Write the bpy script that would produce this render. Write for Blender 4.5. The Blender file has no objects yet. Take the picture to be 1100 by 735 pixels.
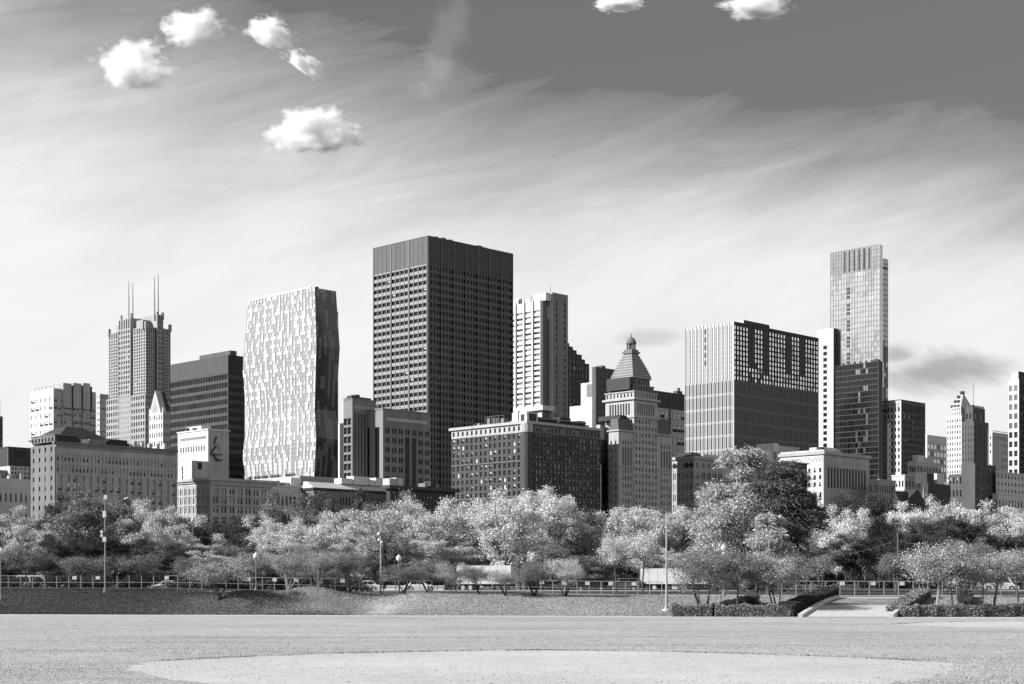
import bpy, bmesh, math, random
import numpy as np
from mathutils import Vector, Matrix

random.seed(7)
scene = bpy.context.scene
col = scene.collection
R = math.radians

# ------------------------------------------------------------------ view and street grid
FOC = 1700.0            # focal length in pixels of the 1100 px wide photograph
HZ = 632.0              # horizon row
EYE = 2.7               # eye height above the playing field
GR = 2.3                # street level
TH = R(45.5)            # the street grid is turned by this angle
AX, AY = math.cos(TH), math.sin(TH)      # along the avenue, away to the right
BX, BY = -math.sin(TH), math.cos(TH)     # along the cross streets, away to the left
SUN_AZ, SUN_EL = R(-105.0), R(27.5)       # azimuth from +Y towards +X

def at(px, py, Z):
    return ((px - 550.0) * Z / FOC, Z, EYE + (HZ - py) * Z / FOC)

# ------------------------------------------------------------------ materials
MATS = {}
def mat(name, v, var=0.18, scale=0.25, rough=0.85, metal=0.0, spec=0.3, streak=0.0, bump=0.0, bscale=3.0):
    if name in MATS: return MATS[name]
    m = bpy.data.materials.new(name); m.use_nodes = True
    nt = m.node_tree; bs = nt.nodes['Principled BSDF']
    bs.inputs['Roughness'].default_value = rough
    bs.inputs['Metallic'].default_value = metal
    bs.inputs['Specular IOR Level'].default_value = spec
    tc = nt.nodes.new('ShaderNodeTexCoord')
    mp = nt.nodes.new('ShaderNodeMapping'); mp.inputs['Scale'].default_value = (1, 1, 1 if not streak else 0.12)
    nz = nt.nodes.new('ShaderNodeTexNoise'); nz.inputs['Scale'].default_value = scale
    nz.inputs['Detail'].default_value = 8; nz.inputs['Roughness'].default_value = 0.65
    mr = nt.nodes.new('ShaderNodeMapRange')
    mr.inputs[1].default_value = 0.3; mr.inputs[2].default_value = 0.7
    mr.inputs[3].default_value = v * (1 - var); mr.inputs[4].default_value = v * (1 + var)
    nt.links.new(tc.outputs['Object'], mp.inputs[0]); nt.links.new(mp.outputs[0], nz.inputs['Vector'])
    nt.links.new(nz.outputs[0], mr.inputs[0]); nt.links.new(mr.outputs[0], bs.inputs['Base Color'])
    if bump:
        n2 = nt.nodes.new('ShaderNodeTexNoise'); n2.inputs['Scale'].default_value = bscale; n2.inputs['Detail'].default_value = 6
        bp = nt.nodes.new('ShaderNodeBump'); bp.inputs['Strength'].default_value = bump; bp.inputs['Distance'].default_value = 0.1
        nt.links.new(tc.outputs['Object'], n2.inputs['Vector']); nt.links.new(n2.outputs[0], bp.inputs['Height'])
        nt.links.new(bp.outputs[0], bs.inputs['Normal'])
    MATS[name] = m; return m

def leafmat(name, v, var=0.45, trans=0.18):
    m = bpy.data.materials.new(name); m.use_nodes = True
    nt = m.node_tree; nt.nodes.clear()
    out = nt.nodes.new('ShaderNodeOutputMaterial')
    geo = nt.nodes.new('ShaderNodeNewGeometry')
    mr = nt.nodes.new('ShaderNodeMapRange'); mr.inputs[3].default_value = v * (1 - var); mr.inputs[4].default_value = v * (1 + var)
    nt.links.new(geo.outputs['Random Per Island'], mr.inputs[0])
    d = nt.nodes.new('ShaderNodeBsdfDiffuse'); t = nt.nodes.new('ShaderNodeBsdfTranslucent')
    mx = nt.nodes.new('ShaderNodeMixShader'); mx.inputs[0].default_value = trans
    nt.links.new(mr.outputs[0], d.inputs[0]); nt.links.new(mr.outputs[0], t.inputs[0])
    nt.links.new(d.outputs[0], mx.inputs[1]); nt.links.new(t.outputs[0], mx.inputs[2]); nt.links.new(mx.outputs[0], out.inputs[0])
    MATS[name] = m; return m

white = mat('white_stone', 0.47, 0.08, 0.15, streak=1)
pale = mat('pale_stone', 0.36, 0.12, 0.2, streak=1)
lime = mat('limestone', 0.31, 0.2, 0.2, streak=1)
grey = mat('grey_stone', 0.17, 0.2, 0.2, streak=1)
brown = mat('brown_brick', 0.075, 0.25, 0.3, streak=1)
dkbrick = mat('dark_brick', 0.045, 0.25, 0.3, streak=1)
black = mat('black_metal', 0.012, 0.3, 0.5, rough=0.5)
darkm = mat('dark_metal', 0.03, 0.25, 0.3, rough=0.5)
redm = mat('painted_steel', 0.07, 0.12, 0.1, rough=0.6)
louv = mat('louvre_panel', 0.072, 0.15, 0.2, rough=0.7)
terra = mat('sunlit_terracotta', 0.33, 0.15, 0.3, streak=1)
roofd = mat('roof_slate', 0.04, 0.3, 0.6)
rooft = mat('roof_tile', 0.09, 0.3, 0.8)
core = mat('interior_dark', 0.02, 0.2, 0.3)
glass = mat('window_glass', 0.012, 0.5, 0.35, rough=0.08, spec=0.5)
glassm = mat('reflective_glass', 0.80, 0.22, 0.2, rough=0.12, metal=1.0)
glassg = mat('grey_glass', 0.40, 0.22, 0.3, rough=0.16, metal=1.0)
glasss = mat('silver_glass', 0.58, 0.2, 0.3, rough=0.13, metal=1.0)
glassd = mat('dark_reflective_glass', 0.07, 0.5, 0.2, rough=0.12, metal=1.0)
blind = mat('window_blind', 0.42, 0.3, 1.2, rough=0.7)
sash = mat('window_sash', 0.10, 0.3, 1.0, rough=0.6)
frit = mat('fritted_panel', 0.44, 0.07, 0.3, rough=0.3, spec=0.5)
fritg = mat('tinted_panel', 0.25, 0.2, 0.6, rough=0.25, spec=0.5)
fritd = mat('shaded_dark_panel', 0.055, 0.4, 0.5, rough=0.12, spec=0.5)  # darker east copies of the panels, shade put into the colour
fritm = mat('shaded_mid_panel', 0.15, 0.3, 0.5, rough=0.2, spec=0.5)

# ------------------------------------------------------------------ mesh builder
class MB:
    def __init__(s): s.v = []; s.f = []; s.m = []
    def quad(s, a, b, c, d, m=0):
        n = len(s.v); s.v += [tuple(a), tuple(b), tuple(c), tuple(d)]; s.f.append((n, n+1, n+2, n+3)); s.m.append(m)
    def poly(s, pts, m=0):
        n = len(s.v); s.v += [tuple(p) for p in pts]; s.f.append(tuple(range(n, n+len(pts)))); s.m.append(m)
    def box(s, x0, x1, y0, y1, z0, z1, m=0):
        n = len(s.v)
        s.v += [(x0,y0,z0),(x1,y0,z0),(x1,y1,z0),(x0,y1,z0),(x0,y0,z1),(x1,y0,z1),(x1,y1,z1),(x0,y1,z1)]
        for q in ((0,3,2,1),(4,5,6,7),(0,1,5,4),(1,2,6,5),(2,3,7,6),(3,0,4,7)):
            s.f.append(tuple(n+i for i in q)); s.m.append(m)
    def frustum(s, x0,x1,y0,y1,z0, X0,X1,Y0,Y1,z1, m=0):
        n = len(s.v)
        s.v += [(x0,y0,z0),(x1,y0,z0),(x1,y1,z0),(x0,y1,z0),(X0,Y0,z1),(X1,Y0,z1),(X1,Y1,z1),(X0,Y1,z1)]
        for q in ((0,3,2,1),(4,5,6,7),(0,1,5,4),(1,2,6,5),(2,3,7,6),(3,0,4,7)):
            s.f.append(tuple(n+i for i in q)); s.m.append(m)
    def prism(s, pts, a, b, axis='x', m=0):
        # outline pts (u, z) swept along axis from a to b
        n = len(pts); k = len(s.v)
        def P(u, z, w): return (w, u, z) if axis == 'x' else (u, w, z)
        s.v += [P(u, z, a) for u, z in pts] + [P(u, z, b) for u, z in pts]
        s.f.append(tuple(k+i for i in range(n))); s.m.append(m)
        s.f.append(tuple(k+n+i for i in reversed(range(n)))); s.m.append(m)
        for i in range(n):
            j = (i+1) % n; s.f.append((k+i, k+n+i, k+n+j, k+j)); s.m.append(m)
    def tube(s, pts, rad, n=6, m=0):
        # chain of points with a radius each
        rings = []
        for i, p in enumerate(pts):
            p = Vector(p)
            d = (Vector(pts[min(i+1, len(pts)-1)]) - Vector(pts[max(i-1, 0)])).normalized()
            u = d.cross(Vector((0, 1, 0.01))); u = u.normalized() if u.length > 0.05 else d.cross(Vector((1, 0, 0))).normalized()
            w = d.cross(u); k = len(s.v)
            for j in range(n):
                a = 2*math.pi*j/n; s.v.append(tuple(p + (u*math.cos(a) + w*math.sin(a)) * rad[i]))
            rings.append(k)
        for a, b in zip(rings, rings[1:]):
            for j in range(n):
                s.f.append((a+j, a+(j+1) % n, b+(j+1) % n, b+j)); s.m.append(m)
        s.f.append(tuple(rings[0]+j for j in reversed(range(n)))); s.m.append(m)
        s.f.append(tuple(rings[-1]+j for j in range(n))); s.m.append(m)
    def lathe(s, prof, cx=0, cy=0, n=12, m=0, sx=1, sy=1):
        rings = []
        for r, z in prof:
            k = len(s.v)
            for j in range(n):
                a = 2*math.pi*j/n; s.v.append((cx + sx*r*math.cos(a), cy + sy*r*math.sin(a), z))
            rings.append(k)
        for a, b in zip(rings, rings[1:]):
            for j in range(n):
                s.f.append((a+j, a+(j+1) % n, b+(j+1) % n, b+j)); s.m.append(m)
        s.f.append(tuple(rings[0]+j for j in reversed(range(n)))); s.m.append(m)
        s.f.append(tuple(rings[-1]+j for j in range(n))); s.m.append(m)
    def mesh(s, name, mats):
        me = bpy.data.meshes.new(name); me.from_pydata(s.v, [], s.f)
        for m in (mats if isinstance(mats, (list, tuple)) else [mats]): me.materials.append(m)
        me.polygons.foreach_set('material_index', s.m)
        bm = bmesh.new(); bm.from_mesh(me); bmesh.ops.recalc_face_normals(bm, faces=bm.faces); bm.to_mesh(me); bm.free()
        me.update(); return me
    def build(s, name, mats, parent=None, loc=(0,0,0), rz=0.0, smooth=False):
        me = s.mesh(name, mats)
        if smooth:
            me.polygons.foreach_set('use_smooth', [True]*len(me.polygons))
        return link(name, me, parent, loc, rz)

def link(name, me, parent=None, loc=(0,0,0), rz=0.0):
    o = bpy.data.objects.new(name, me); col.objects.link(o); o.location = loc; o.rotation_euler = (0, 0, rz)
    if parent is not None: o.parent = parent
    return o
def empty(name, loc=(0,0,0), rz=0.0):
    o = bpy.data.objects.new(name, None); col.objects.link(o); o.location = loc; o.rotation_euler = (0, 0, rz); o.empty_display_size = 0.5
    return o
def tag(o, label, cat, group=None, kind=None):
    o['label'] = label; o['category'] = cat
    if group: o['group'] = group
    if kind: o['kind'] = kind
    return o
def struct(o, label=None, cat=None):
    o['kind'] = 'structure'
    if label: o['label'] = label
    if cat: o['category'] = cat
    return o
def copy_tree(o, parent=None):
    c = o.copy(); col.objects.link(c); c.parent = parent
    for ch in list(o.children): copy_tree(ch, c)
    return c

# ------------------------------------------------------------------ windows
WM = {}
def wmesh(w, h, var, face):
    key = (round(w, 1), round(h, 1), var, face)
    if key in WM: return WM[key]
    w, h = max(key[0], 0.1), max(key[1], 0.1)
    b = MB()
    def q(u0, u1, z0, z1, off, m):
        if face == 'E': b.quad((u0, -off, z0), (u1, -off, z0), (u1, -off, z1), (u0, -off, z1), m)
        else: b.quad((-off, u1, z0), (-off, u0, z0), (-off, u0, z1), (-off, u1, z1), m)
    q(-w/2, w/2, -h/2, h/2, 0.0, 0)
    if var in ('blind', 'half', 'low'):
        fr = {'blind': 0.95, 'half': 0.5, 'low': 0.25}[var]
        q(-w/2*0.86, w/2*0.86, h/2 - h*fr, h/2*0.94, 0.02, 2)
    if var not in ('mirror', 'silver', 'grey', 'dim', 'plain') and h > 1.2:
        q(-w/2, w/2, -0.06, 0.06, 0.04, 1)
        if w > 1.6: q(-0.05, 0.05, -h/2, h/2, 0.045, 1)
    g = {'mirror': glassm, 'silver': glasss, 'grey': glassg, 'dim': glassd}.get(var, glass)
    me = bpy.data.meshes.new('window'); me.from_pydata(b.v, [], b.f)
    for m in (g, sash, blind): me.materials.append(m)
    me.polygons.foreach_set('material_index', b.m); me.update()
    WM[key] = me; return me

class Bld:
    """A building on the street grid. Local x runs along its east front, local y along its south front, origin at the near corner."""
    def __init__(s, name, label, xl, xc, xr, Z, cat='building', base=GR, seed=None):
        s.name, s.Z = name, Z
        t = (xc - 550) / FOC; s.X = t * Z
        s.rng = random.Random(seed if seed is not None else int(xc * 7))
        s.wl = s.us(xl); s.wr = s.ue(xr)
        s.base = base
        s.root = tag(empty(name, (s.X, Z, base), TH), label, cat)
        s.parts = {}; s.win = []
    def us(s, px):
        t = (px - 550) / FOC; return (t * s.Z - s.X) / (BX - t * BY)
    def ue(s, px):
        t = (px - 550) / FOC; return (t * s.Z - s.X) / (AX - t * AY)
    def z(s, py, x=0.0, y=0.0):
        d = s.Z + x * AY + y * BY
        return EYE + (HZ - py) * d / FOC - s.base
    def p(s, name, m):
        k = (name, m.name)
        if k not in s.parts: s.parts[k] = (MB(), m)
        return s.parts[k][0]
    def box(s, name, m, *a):
        if name in ('dentil', 'railing', 'roof_rail', 'frieze', 'joint'): s.p(name, m).box(*a); return
        q = MB(); q.box(*a); q.build(name, m, s.root)
    def slab(s, name, m, v, z0, z1, out):
        s.p(name, m).box(v.x0 - out, v.x1 + out, v.y0 - out, v.y1 + out, z0, z1)
    def vol(s, x0, x1, y0, y1, z0, z1, wall, d=0.35, part='wall'):
        return Vol(s, x0, x1, y0, y1, z0, z1, wall, d, part)
    def finish(s, cap=100):
        for (n, _), (b, m) in s.parts.items():
            b.build(n, m, s.root)
        if not s.win: return s.root
        def score(w):
            (x, y, z) = w[1]; d = s.Z + x * AY + y * BY; X = s.X + x * AX + y * BX
            py = HZ - (z + s.base - EYE) * FOC / d; px = 550 + X * FOC / d
            vis = -10 < px < 1110 and py < 548
            return -(w[2] * w[3]) / (d * d) * (1.0 if vis else 0.01) - (1e-9 * (py < 548)) + s.rng.random() * 1e-12
        ws = sorted(s.win, key=score)
        for f, c, w, h, var in ws[:cap]:
            link('window', wmesh(w, h, var, f), s.root, c)
        if len(ws) > cap:
            v = []; fc = []; mi = []
            names = [glass, sash, blind, glassm, glassg, glassd, glasss]
            for f, c, w, h, var in ws[cap:]:
                me = wmesh(w, h, var, f); n = len(v)
                for q in me.vertices: v.append((q.co.x + c[0], q.co.y + c[1], q.co.z + c[2]))
                for q in me.polygons:
                    fc.append(tuple(n + i for i in q.vertices)); mi.append(names.index(me.materials[q.material_index]))
            me = bpy.data.meshes.new('windows'); me.from_pydata(v, [], fc)
            for m in names: me.materials.append(m)
            me.polygons.foreach_set('material_index', mi); me.update()
            o = link('windows', me, s.root); o['kind'] = 'stuff'
        return s.root

class Vol:
    def __init__(s, B, x0, x1, y0, y1, z0, z1, wall, d, part):
        s.B, s.x0, s.x1, s.y0, s.y1, s.z0, s.z1, s.wall, s.d, s.part = B, x0, x1, y0, y1, z0, z1, wall, d, part
        b = B.p(part, wall)
        b.box(x0 + d, x1, y0 + d, y1, z0, z1)
        b.box(x0, x0 + d, y0, y0 + d, z0, z1)
    def W(s, f): return (s.y1 - s.y0) if f == 'S' else (s.x1 - s.x0)
    def rbox(s, f, u0, u1, z0, z1, o0, o1, m=None, part=None):
        """relief box on face f; o = outward distance of its back and front from the core plane"""
        b = s.B.p(part or s.part, m or s.wall)
        if f == 'S': b.box(s.x0 + s.d - o1, s.x0 + s.d - o0, s.y0 + u0, s.y0 + u1, z0, z1)
        else: b.box(s.x0 + u0, s.x0 + u1, s.y0 + s.d - o1, s.y0 + s.d - o0, z0, z1)
    def plain(s, f, z0, z1, u0=None, u1=None, m=None, part=None):
        s.rbox(f, s.d if u0 is None else u0, s.W(f) if u1 is None else u1, z0, z1, 0, s.d - 0.01, m, part)
    def grid(s, f, z0, z1, nu, nz, fw=0.5, fh=0.55, u0=None, u1=None, m=None, ms=None, pb=0.15, var=None, vf=None, zoff=0.0, part=None, spart=None, wfull=False):
        """piers and spandrels standing out from the core with a window in every cell"""
        u0 = s.d if u0 is None else u0; u1 = s.W(f) if u1 is None else u1
        cw = (u1 - u0) / nu; ch = (z1 - z0) / nz
        ww, wh = cw * fw, ch * fh; pw = cw - ww; sh = ch - wh
        for i in range(nu + 1):
            a = max(u0, u0 + i*cw - pw/2); b = min(u1, u0 + i*cw + pw/2)
            if b - a > 0.01: s.rbox(f, a, b, z0, z1, 0, s.d, m, part)
        lo = sh * (0.5 + zoff); hi = sh - lo
        prev = z0
        for j in range(nz):
            zz = z0 + j*ch + lo
            if zz - prev > 0.01: s.rbox(f, u0 + 0.001, u1 - 0.001, prev, zz, 0, s.d - 0.08, ms or m, spart or part)
            prev = zz + wh
        if z1 - prev > 0.01: s.rbox(f, u0 + 0.001, u1 - 0.001, prev, z1, 0, s.d - 0.08, ms or m, spart or part)
        off = 0.03; rng = s.B.rng
        for j in range(nz):
            zc = z0 + j*ch + lo + wh/2
            for i in range(nu):
                uc = u0 + (i + 0.5)*cw
                c = (s.x0 + s.d - off, s.y0 + uc, zc) if f == 'S' else (s.x0 + uc, s.y0 + s.d - off, zc)
                v = vf(i, j) if vf else var
                if v is None:
                    r = rng.random()
                    v = 'blind' if r < pb*0.35 else 'half' if r < pb*0.8 else 'low' if r < pb*1.3 else 'sash'
                if v == 'none': continue
                s.B.win.append((f, c, ww, wh, v))
    def both(s, z0, z1, nS, nE, nz, **k):
        s.grid('S', z0, z1, nS, nz, **k); s.grid('E', z0, z1, nE, nz, **k)
    def plains(s, z0, z1, **k):
        s.plain('S', z0, z1, **k); s.plain('E', z0, z1, **k)
# ================================================================== BUILDINGS
# ---- widest dark tower in the middle
b = Bld('office_tower', 'widest dark steel tower with gridded windows in the middle of the skyline', 401, 460, 551, 820)
H = b.z(253); zt = b.z(283); v = b.vol(0, b.wr, 0, b.wl, 0, H - 0.6, redm, 0.6)
v.grid('S', 0, zt, 12, 44, 0.84, 0.54, vf=lambda i, j: 'half' if b.rng.random() < .015 else 'plain', m=mat('sunlit_pier', 0.11, 0.12, 0.2, rough=0.6), ms=mat('sunlit_spandrel', 0.21, 0.12, 0.2, rough=0.6)); v.grid('E', 0, zt, 28, 44, 0.88, 0.56, vf=lambda i, j: 'low' if b.rng.random() < .02 else 'plain')  # south piers and spandrels lighter, sunlight put into their colour
for f, n, k in (('S', 12, 4), ('E', 28, 4)):
    W = v.W(f) - v.d; n0 = v.d
    for i in range(0, n + 1, k):
        u = n0 + W * i / n; hw = 0.55
        v.rbox(f, max(n0, u - hw), min(v.W(f), u + hw), 0, H - 0.6, v.d, v.d + 0.25, mat('sunlit_pier', 0.11) if f == 'S' else None, 'column')
    nn = n if f == 'S' else 28
    v.plain(f, zt, H - 0.6, part='louvre_band', m=mat('sunlit_louvre', .10, .2, .3, streak=1) if f == 'S' else darkm)  # south louvres are the lighter copy, sunlight in the colour
    for i in range(nn + 1):
        u = n0 + W * i / nn; v.rbox(f, max(n0, u - 0.16), min(v.W(f), u + 0.16), zt, H - 0.6, v.d - 0.02, v.d + 0.12, None, 'louvre_band')
    for k2 in (0.33, 0.66):
        zz = zt + (H - zt) * k2; v.rbox(f, n0, v.W(f), zz - 0.2, zz + 0.2, v.d - 0.02, v.d + 0.06, None, 'louvre_band')
b.box('coping', redm, -0.1, b.wr, -0.1, b.wl, H - 0.6, H)
for i in range(9):
    x = 8 + i * 5.1; b.box('roof_unit', darkm, x, x + b.rng.uniform(1.5, 4), 3, 7, H, H + b.rng.uniform(0.6, 1.6))
b.finish()

# ---- wavy patterned glass tower
b = Bld('glass_tower', 'bright patterned glass tower with folded zigzag edges, left of the widest dark tower', 266, 338, 361, 900)
H = b.z(309); wl, wr = b.wl, b.wr
def prof(pts):
    def g(py):
        for (a, va), (c, vc) in zip(pts, pts[1:]):
            if py <= c: return va + (vc - va) * (py - a) / (c - a)
        return pts[-1][1]
    return g
eo = prof([(309, 0), (372, 3.4), (440, 0.0), (472, 3.2), (515, -0.6), (640, 0)])
wo = prof([(309, 0), (388, 3.4), (445, 0.7), (487, 3.4), (515, 1.6), (640, 1)])
so = prof([(309, 0), (372, 1.5), (440, 0.0), (472, 1.5), (515, 0), (640, 0)])
nz = 72; cw = MB(); cw2 = MB(); body = MB()
zs = [H * i / nz for i in range(nz + 1)]
pyz = lambda z: HZ - (z + GR - EYE) * FOC / 900
nu = 44; rng = random.Random(5)
E_ = [eo(pyz(z)) for z in zs]; W_ = [wo(pyz(z)) for z in zs]; S_ = [so(pyz(z)) for z in zs]
for i in range(nz):
    a, c = zs[i], zs[i+1]
    for q in ((0,), ):
        # folded body a little inside the panels, back and far sides
        g = 0.25
        P = [(-S_[i]+g, -E_[i]+g), (wr, -E_[i]+g), (wr, wl+W_[i]-g), (-S_[i]+g, wl+W_[i]-g)]
        Q = [(-S_[i+1]+g, -E_[i+1]+g), (wr, -E_[i+1]+g), (wr, wl+W_[i+1]-g), (-S_[i+1]+g, wl+W_[i+1]-g)]
        for k in range(4):
            k2 = (k+1) % 4
            body.quad((*P[k], a), (*P[k2], a), (*Q[k2], c), (*Q[k], c))
body.poly([(*p_, H) for p_ in Q])
grid_s = [[False]*nu for _ in range(nz)]
i = 0
while i < nz:
    lowz = i < nz * 0.42
    L = 3 if lowz else 2
    if i < nz*.2: L = 4
    u = -rng.randint(0, 3)
    while u < nz:
        gw = rng.choice([1, 1, 2]) if lowz else rng.choice([2, 3, 3, 4]); w_ = rng.choice([1, 2, 2, 3]) if lowz else rng.choice([1, 1, 1, 2])
        for q in range(u, u + gw):
            if 0 <= q < nu:
                sh = (q * 7 + 3) % 2 if not lowz else 0
                for k in range(i + sh, min(nz, i + L + (rng.random() < .25))): grid_s[k][q] = True
        u += gw + w_
    i += L
for i in range(nz):
    for u in range(nu):
        y0 = -E_[i] + (wl + W_[i] + E_[i]) * u / nu; y1 = -E_[i] + (wl + W_[i] + E_[i]) * (u+1) / nu
        Y0 = -E_[i+1] + (wl + W_[i+1] + E_[i+1]) * u / nu; Y1 = -E_[i+1] + (wl + W_[i+1] + E_[i+1]) * (u+1) / nu
        m = 1 if (grid_s[i][u] and i > 3) else 0
        dp = 0.0 if m == 0 else 0.22
        gp = 0.04
        cw.quad((-S_[i]+dp, y1-gp, zs[i]+0.05), (-S_[i]+dp, y0+gp, zs[i]+0.05), (-S_[i+1]+dp, Y0+gp, zs[i+1]-0.05), (-S_[i+1]+dp, Y1-gp, zs[i+1]-0.05), m)
nu2 = 9
gE = [[None]*nu2 for _ in range(nz)]
for u in range(nu2):
    i = rng.randint(0, 3)
    while i < nz:
        L = rng.choice([3, 4, 5]); st = rng.random() < 0.36
        for k in range(i, min(nz, i+L)): gE[k][u] = st
        i += L
for i in range(nz):
    for u in range(nu2):
        x0 = -S_[i] + (wr + S_[i]) * u / nu2; x1 = -S_[i] + (wr + S_[i]) * (u+1) / nu2
        X0 = -S_[i+1] + (wr + S_[i+1]) * u / nu2; X1 = -S_[i+1] + (wr + S_[i+1]) * (u+1) / nu2
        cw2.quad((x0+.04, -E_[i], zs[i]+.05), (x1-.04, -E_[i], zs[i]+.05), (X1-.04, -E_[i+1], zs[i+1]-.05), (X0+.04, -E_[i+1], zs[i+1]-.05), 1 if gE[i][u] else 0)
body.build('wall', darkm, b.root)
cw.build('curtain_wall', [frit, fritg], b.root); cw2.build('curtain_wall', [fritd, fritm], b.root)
b.box('rear_wing', black, wr + 0.02, b.ue(365), 1.5, wl, 0, b.z(334, wr))
b.box('parapet', frit, -0.1, 0.3, 3, wl - 2, H, H + 1.2)
for i in range(7): b.box('roof_unit', darkm, 6, 8, wl*(0.1+0.13*i), wl*(0.1+0.13*i)+1.0, H, H + b.rng.uniform(1.4, 2.4))
b.finish()

# ---- dark bronze banded tower behind the arcaded tower
b = Bld('office_tower', 'dark bronze banded tower behind the white arcaded tower', 183, 245, 263, 1000)
H = b.z(381); zt = b.z(400); v = b.vol(0, b.wr, 0, b.wl, 0, H, louv, 0.3)
v.plain('S', zt, H, m=mat('bronze_panel', 0.065, 0.2, 0.6, streak=1)); v.plain('E', zt, H, m=black)  # east side coloured black to carry its shade
v.grid('S', 0, zt, 22, 26, 0.97, 0.62, m=mat('bronze_spandrel', 0.06, 0.15, 0.2), vf=lambda i, j: 'dim' if b.rng.random() < .5 else 'plain')
v.grid('E', 0, zt, 12, 26, 0.97, 0.5, m=black, var='plain')
b.box('penthouse', louv, 3, 8, 2, b.wl * 0.55, H, H + 3.2)
for i in range(14): b.box('penthouse_rib', grey, 2.8, 3.0, 3 + i*b.wl*0.038, 3.5 + i*b.wl*0.038, H, H + 3.1)
b.finish()

# ---- twin-antenna stepped tower
b = Bld('skyscraper', 'tall stepped granite tower with two pairs of rooftop antennas', 114, 156, 186, 1300)
stone = mat('granite', 0.27, 0.12, 0.2, streak=1); stonee = stone
zb = b.z(423); z1 = b.z(350); z2 = b.z(338); wl, wr = b.wl, b.wr
k = dict(fw=0.56, fh=0.6, pb=0.04)
v = b.vol(0, wr, 0, wl, 0, zb, stone, 0.5); v.both(0, zb, 17, 13, 30, **k)
# wings, central bays, set back in steps
y1, y2 = wl * 0.36, wl * 0.72
vv = b.vol(1.5, wr - 1.5, 1.5, wl - 1.5, zb, z1, stone, 0.5)
fl = 19
vv.grid('S', zb, z1 - 6, 16, fl, **k); vv.grid('E', zb, z1 - 6, 12, fl, **k)
vv.grid('S', z1 - 6, z1, 16, 1, 0.45, 0.8, pb=0); vv.grid('E', z1 - 6, z1, 12, 1, 0.45, 0.8, pb=0)
# flat black strips painting the shade of slots between the bays
for y in (y1, y2): vv.rbox('S', y - 2.2, y - 0.6, zb, z1, 0.5, 0.56, black, 'slot_shade')
for x in (wr*0.38, wr*0.66): vv.rbox('E', x - 1.6, x - 0.4, zb, z1, 0.5, 0.56, black, 'slot_shade')
cb = b.vol(-0.2, wr * 0.9, y1 + 0.5, y2 - 3, zb * 0.0 + 2, z2, stone, 0.5, 'central_bay')
cb.grid('S', 2, z2 - 9, 5, 51, **k); cb.grid('S', z2 - 9, z2, 5, 1, 0.5, 0.85, pb=0); cb.plain('E', 2, z2)
eb = b.vol(wr * 0.42, wr * 0.64, -0.2, wl * 0.8, 2, z2 + 1.5, stone, 0.5, 'central_bay')
eb.grid('E', 2, z2 - 7, 4, 51, **k); eb.grid('E', z2 - 7, z2 + 1.5, 4, 1, 0.45, 0.85, pb=0); eb.plain('S', 2, z2 + 1.5)
cr = b.vol(wr*0.15, wr*0.85, y1*0.45, wl*0.85, z1, z2 - 2.5, stone, 0.5, 'crown_block'); cr.plains(z1, z2 - 2.5)
for (x, y, w_) in ((0.4, y1*0.2, 2.0), (0.4, wl - 3.5, 2), (wr - 3, 0.6, 2), (0.8, y1 + 1, 1.6), (0.8, y2 - 5, 1.6), (1.0, 1.0, 2.0), (wr*0.42, 0.3, 1.6), (wr*0.62, 0.3, 1.6)):
    zz = z1 if (y < y1 or y > y2) and not (wr*0.4 < x < wr*0.65) else z2
    b.box('pinnacle', stone, x, x + w_, y, y + w_, zz - 2, zz + 4.0)
for px, top in ((135.3, 302), (139.6, 304), (164.6, 297), (168.6, 294)):
    # two masts over the south bay, two over the east bay
    if px < 150: x = wr*0.25; y = b.us(px) * 1.0 + x * 0.98
    else: x = b.ue(px); y = 3.0
    if px > 150: x = x + y * 1.0
    m_ = MB(); zt_ = b.z(top, x, y); m_.tube([(x, y, z2 - 3), (x, y, z2 + (zt_ - z2)*0.5), (x, y, zt_)], [0.75, 0.55, 0.3], 8)
    m_.build('antenna', pale, b.root)
b.finish()

# ---- gabled gothic tower with pointed front
b = Bld('gothic_tower', 'slender white tower with steep pointed gable, in front of the twin-antenna tower', 160, 175, 183, 1100)
zs_ = b.z(443); za = b.z(418); wl, wr = b.wl, b.wr
v = b.vol(0, wr, 0, wl, 0, zs_, pale, 0.35); v.grid('S', 0, zs_, 6, 20, 0.45, 0.55, pb=0.1, m=white); v.grid('E', 0, zs_, 4, 20, 0.4, 0.5, pb=0.1)
g = b.p('gable', pale); y0, y1 = wl*0.2, wl*0.95
g.prism([(y0, zs_), (y1, zs_), (y1, zs_+2), ((y0+y1)/2, za), (y0, zs_+2)], 0.2, wr*0.8, 'x')
for i in range(3):
    yc = (y0+y1)/2 + (i-1)*1.8; hh = 9 if i == 1 else 5.5
    b.box('lancet', mat('lancet_stone', 0.25, 0.1, .3), 0.1, 0.25, yc - 0.45, yc + 0.45, zs_ + 1, zs_ + hh)
b.p('roof', roofd).prism([(y0 - .3, zs_+2.2), (y1 + .3, zs_+2.2), ((y0+y1)/2, za - 0.6)], wr*0.8, wr + 2, 'x')
for y in (0, wl - 1): b.box('pinnacle', white, 0.1, 1.1, y, y + 1, zs_, zs_ + 3.5)
b.finish()

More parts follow.
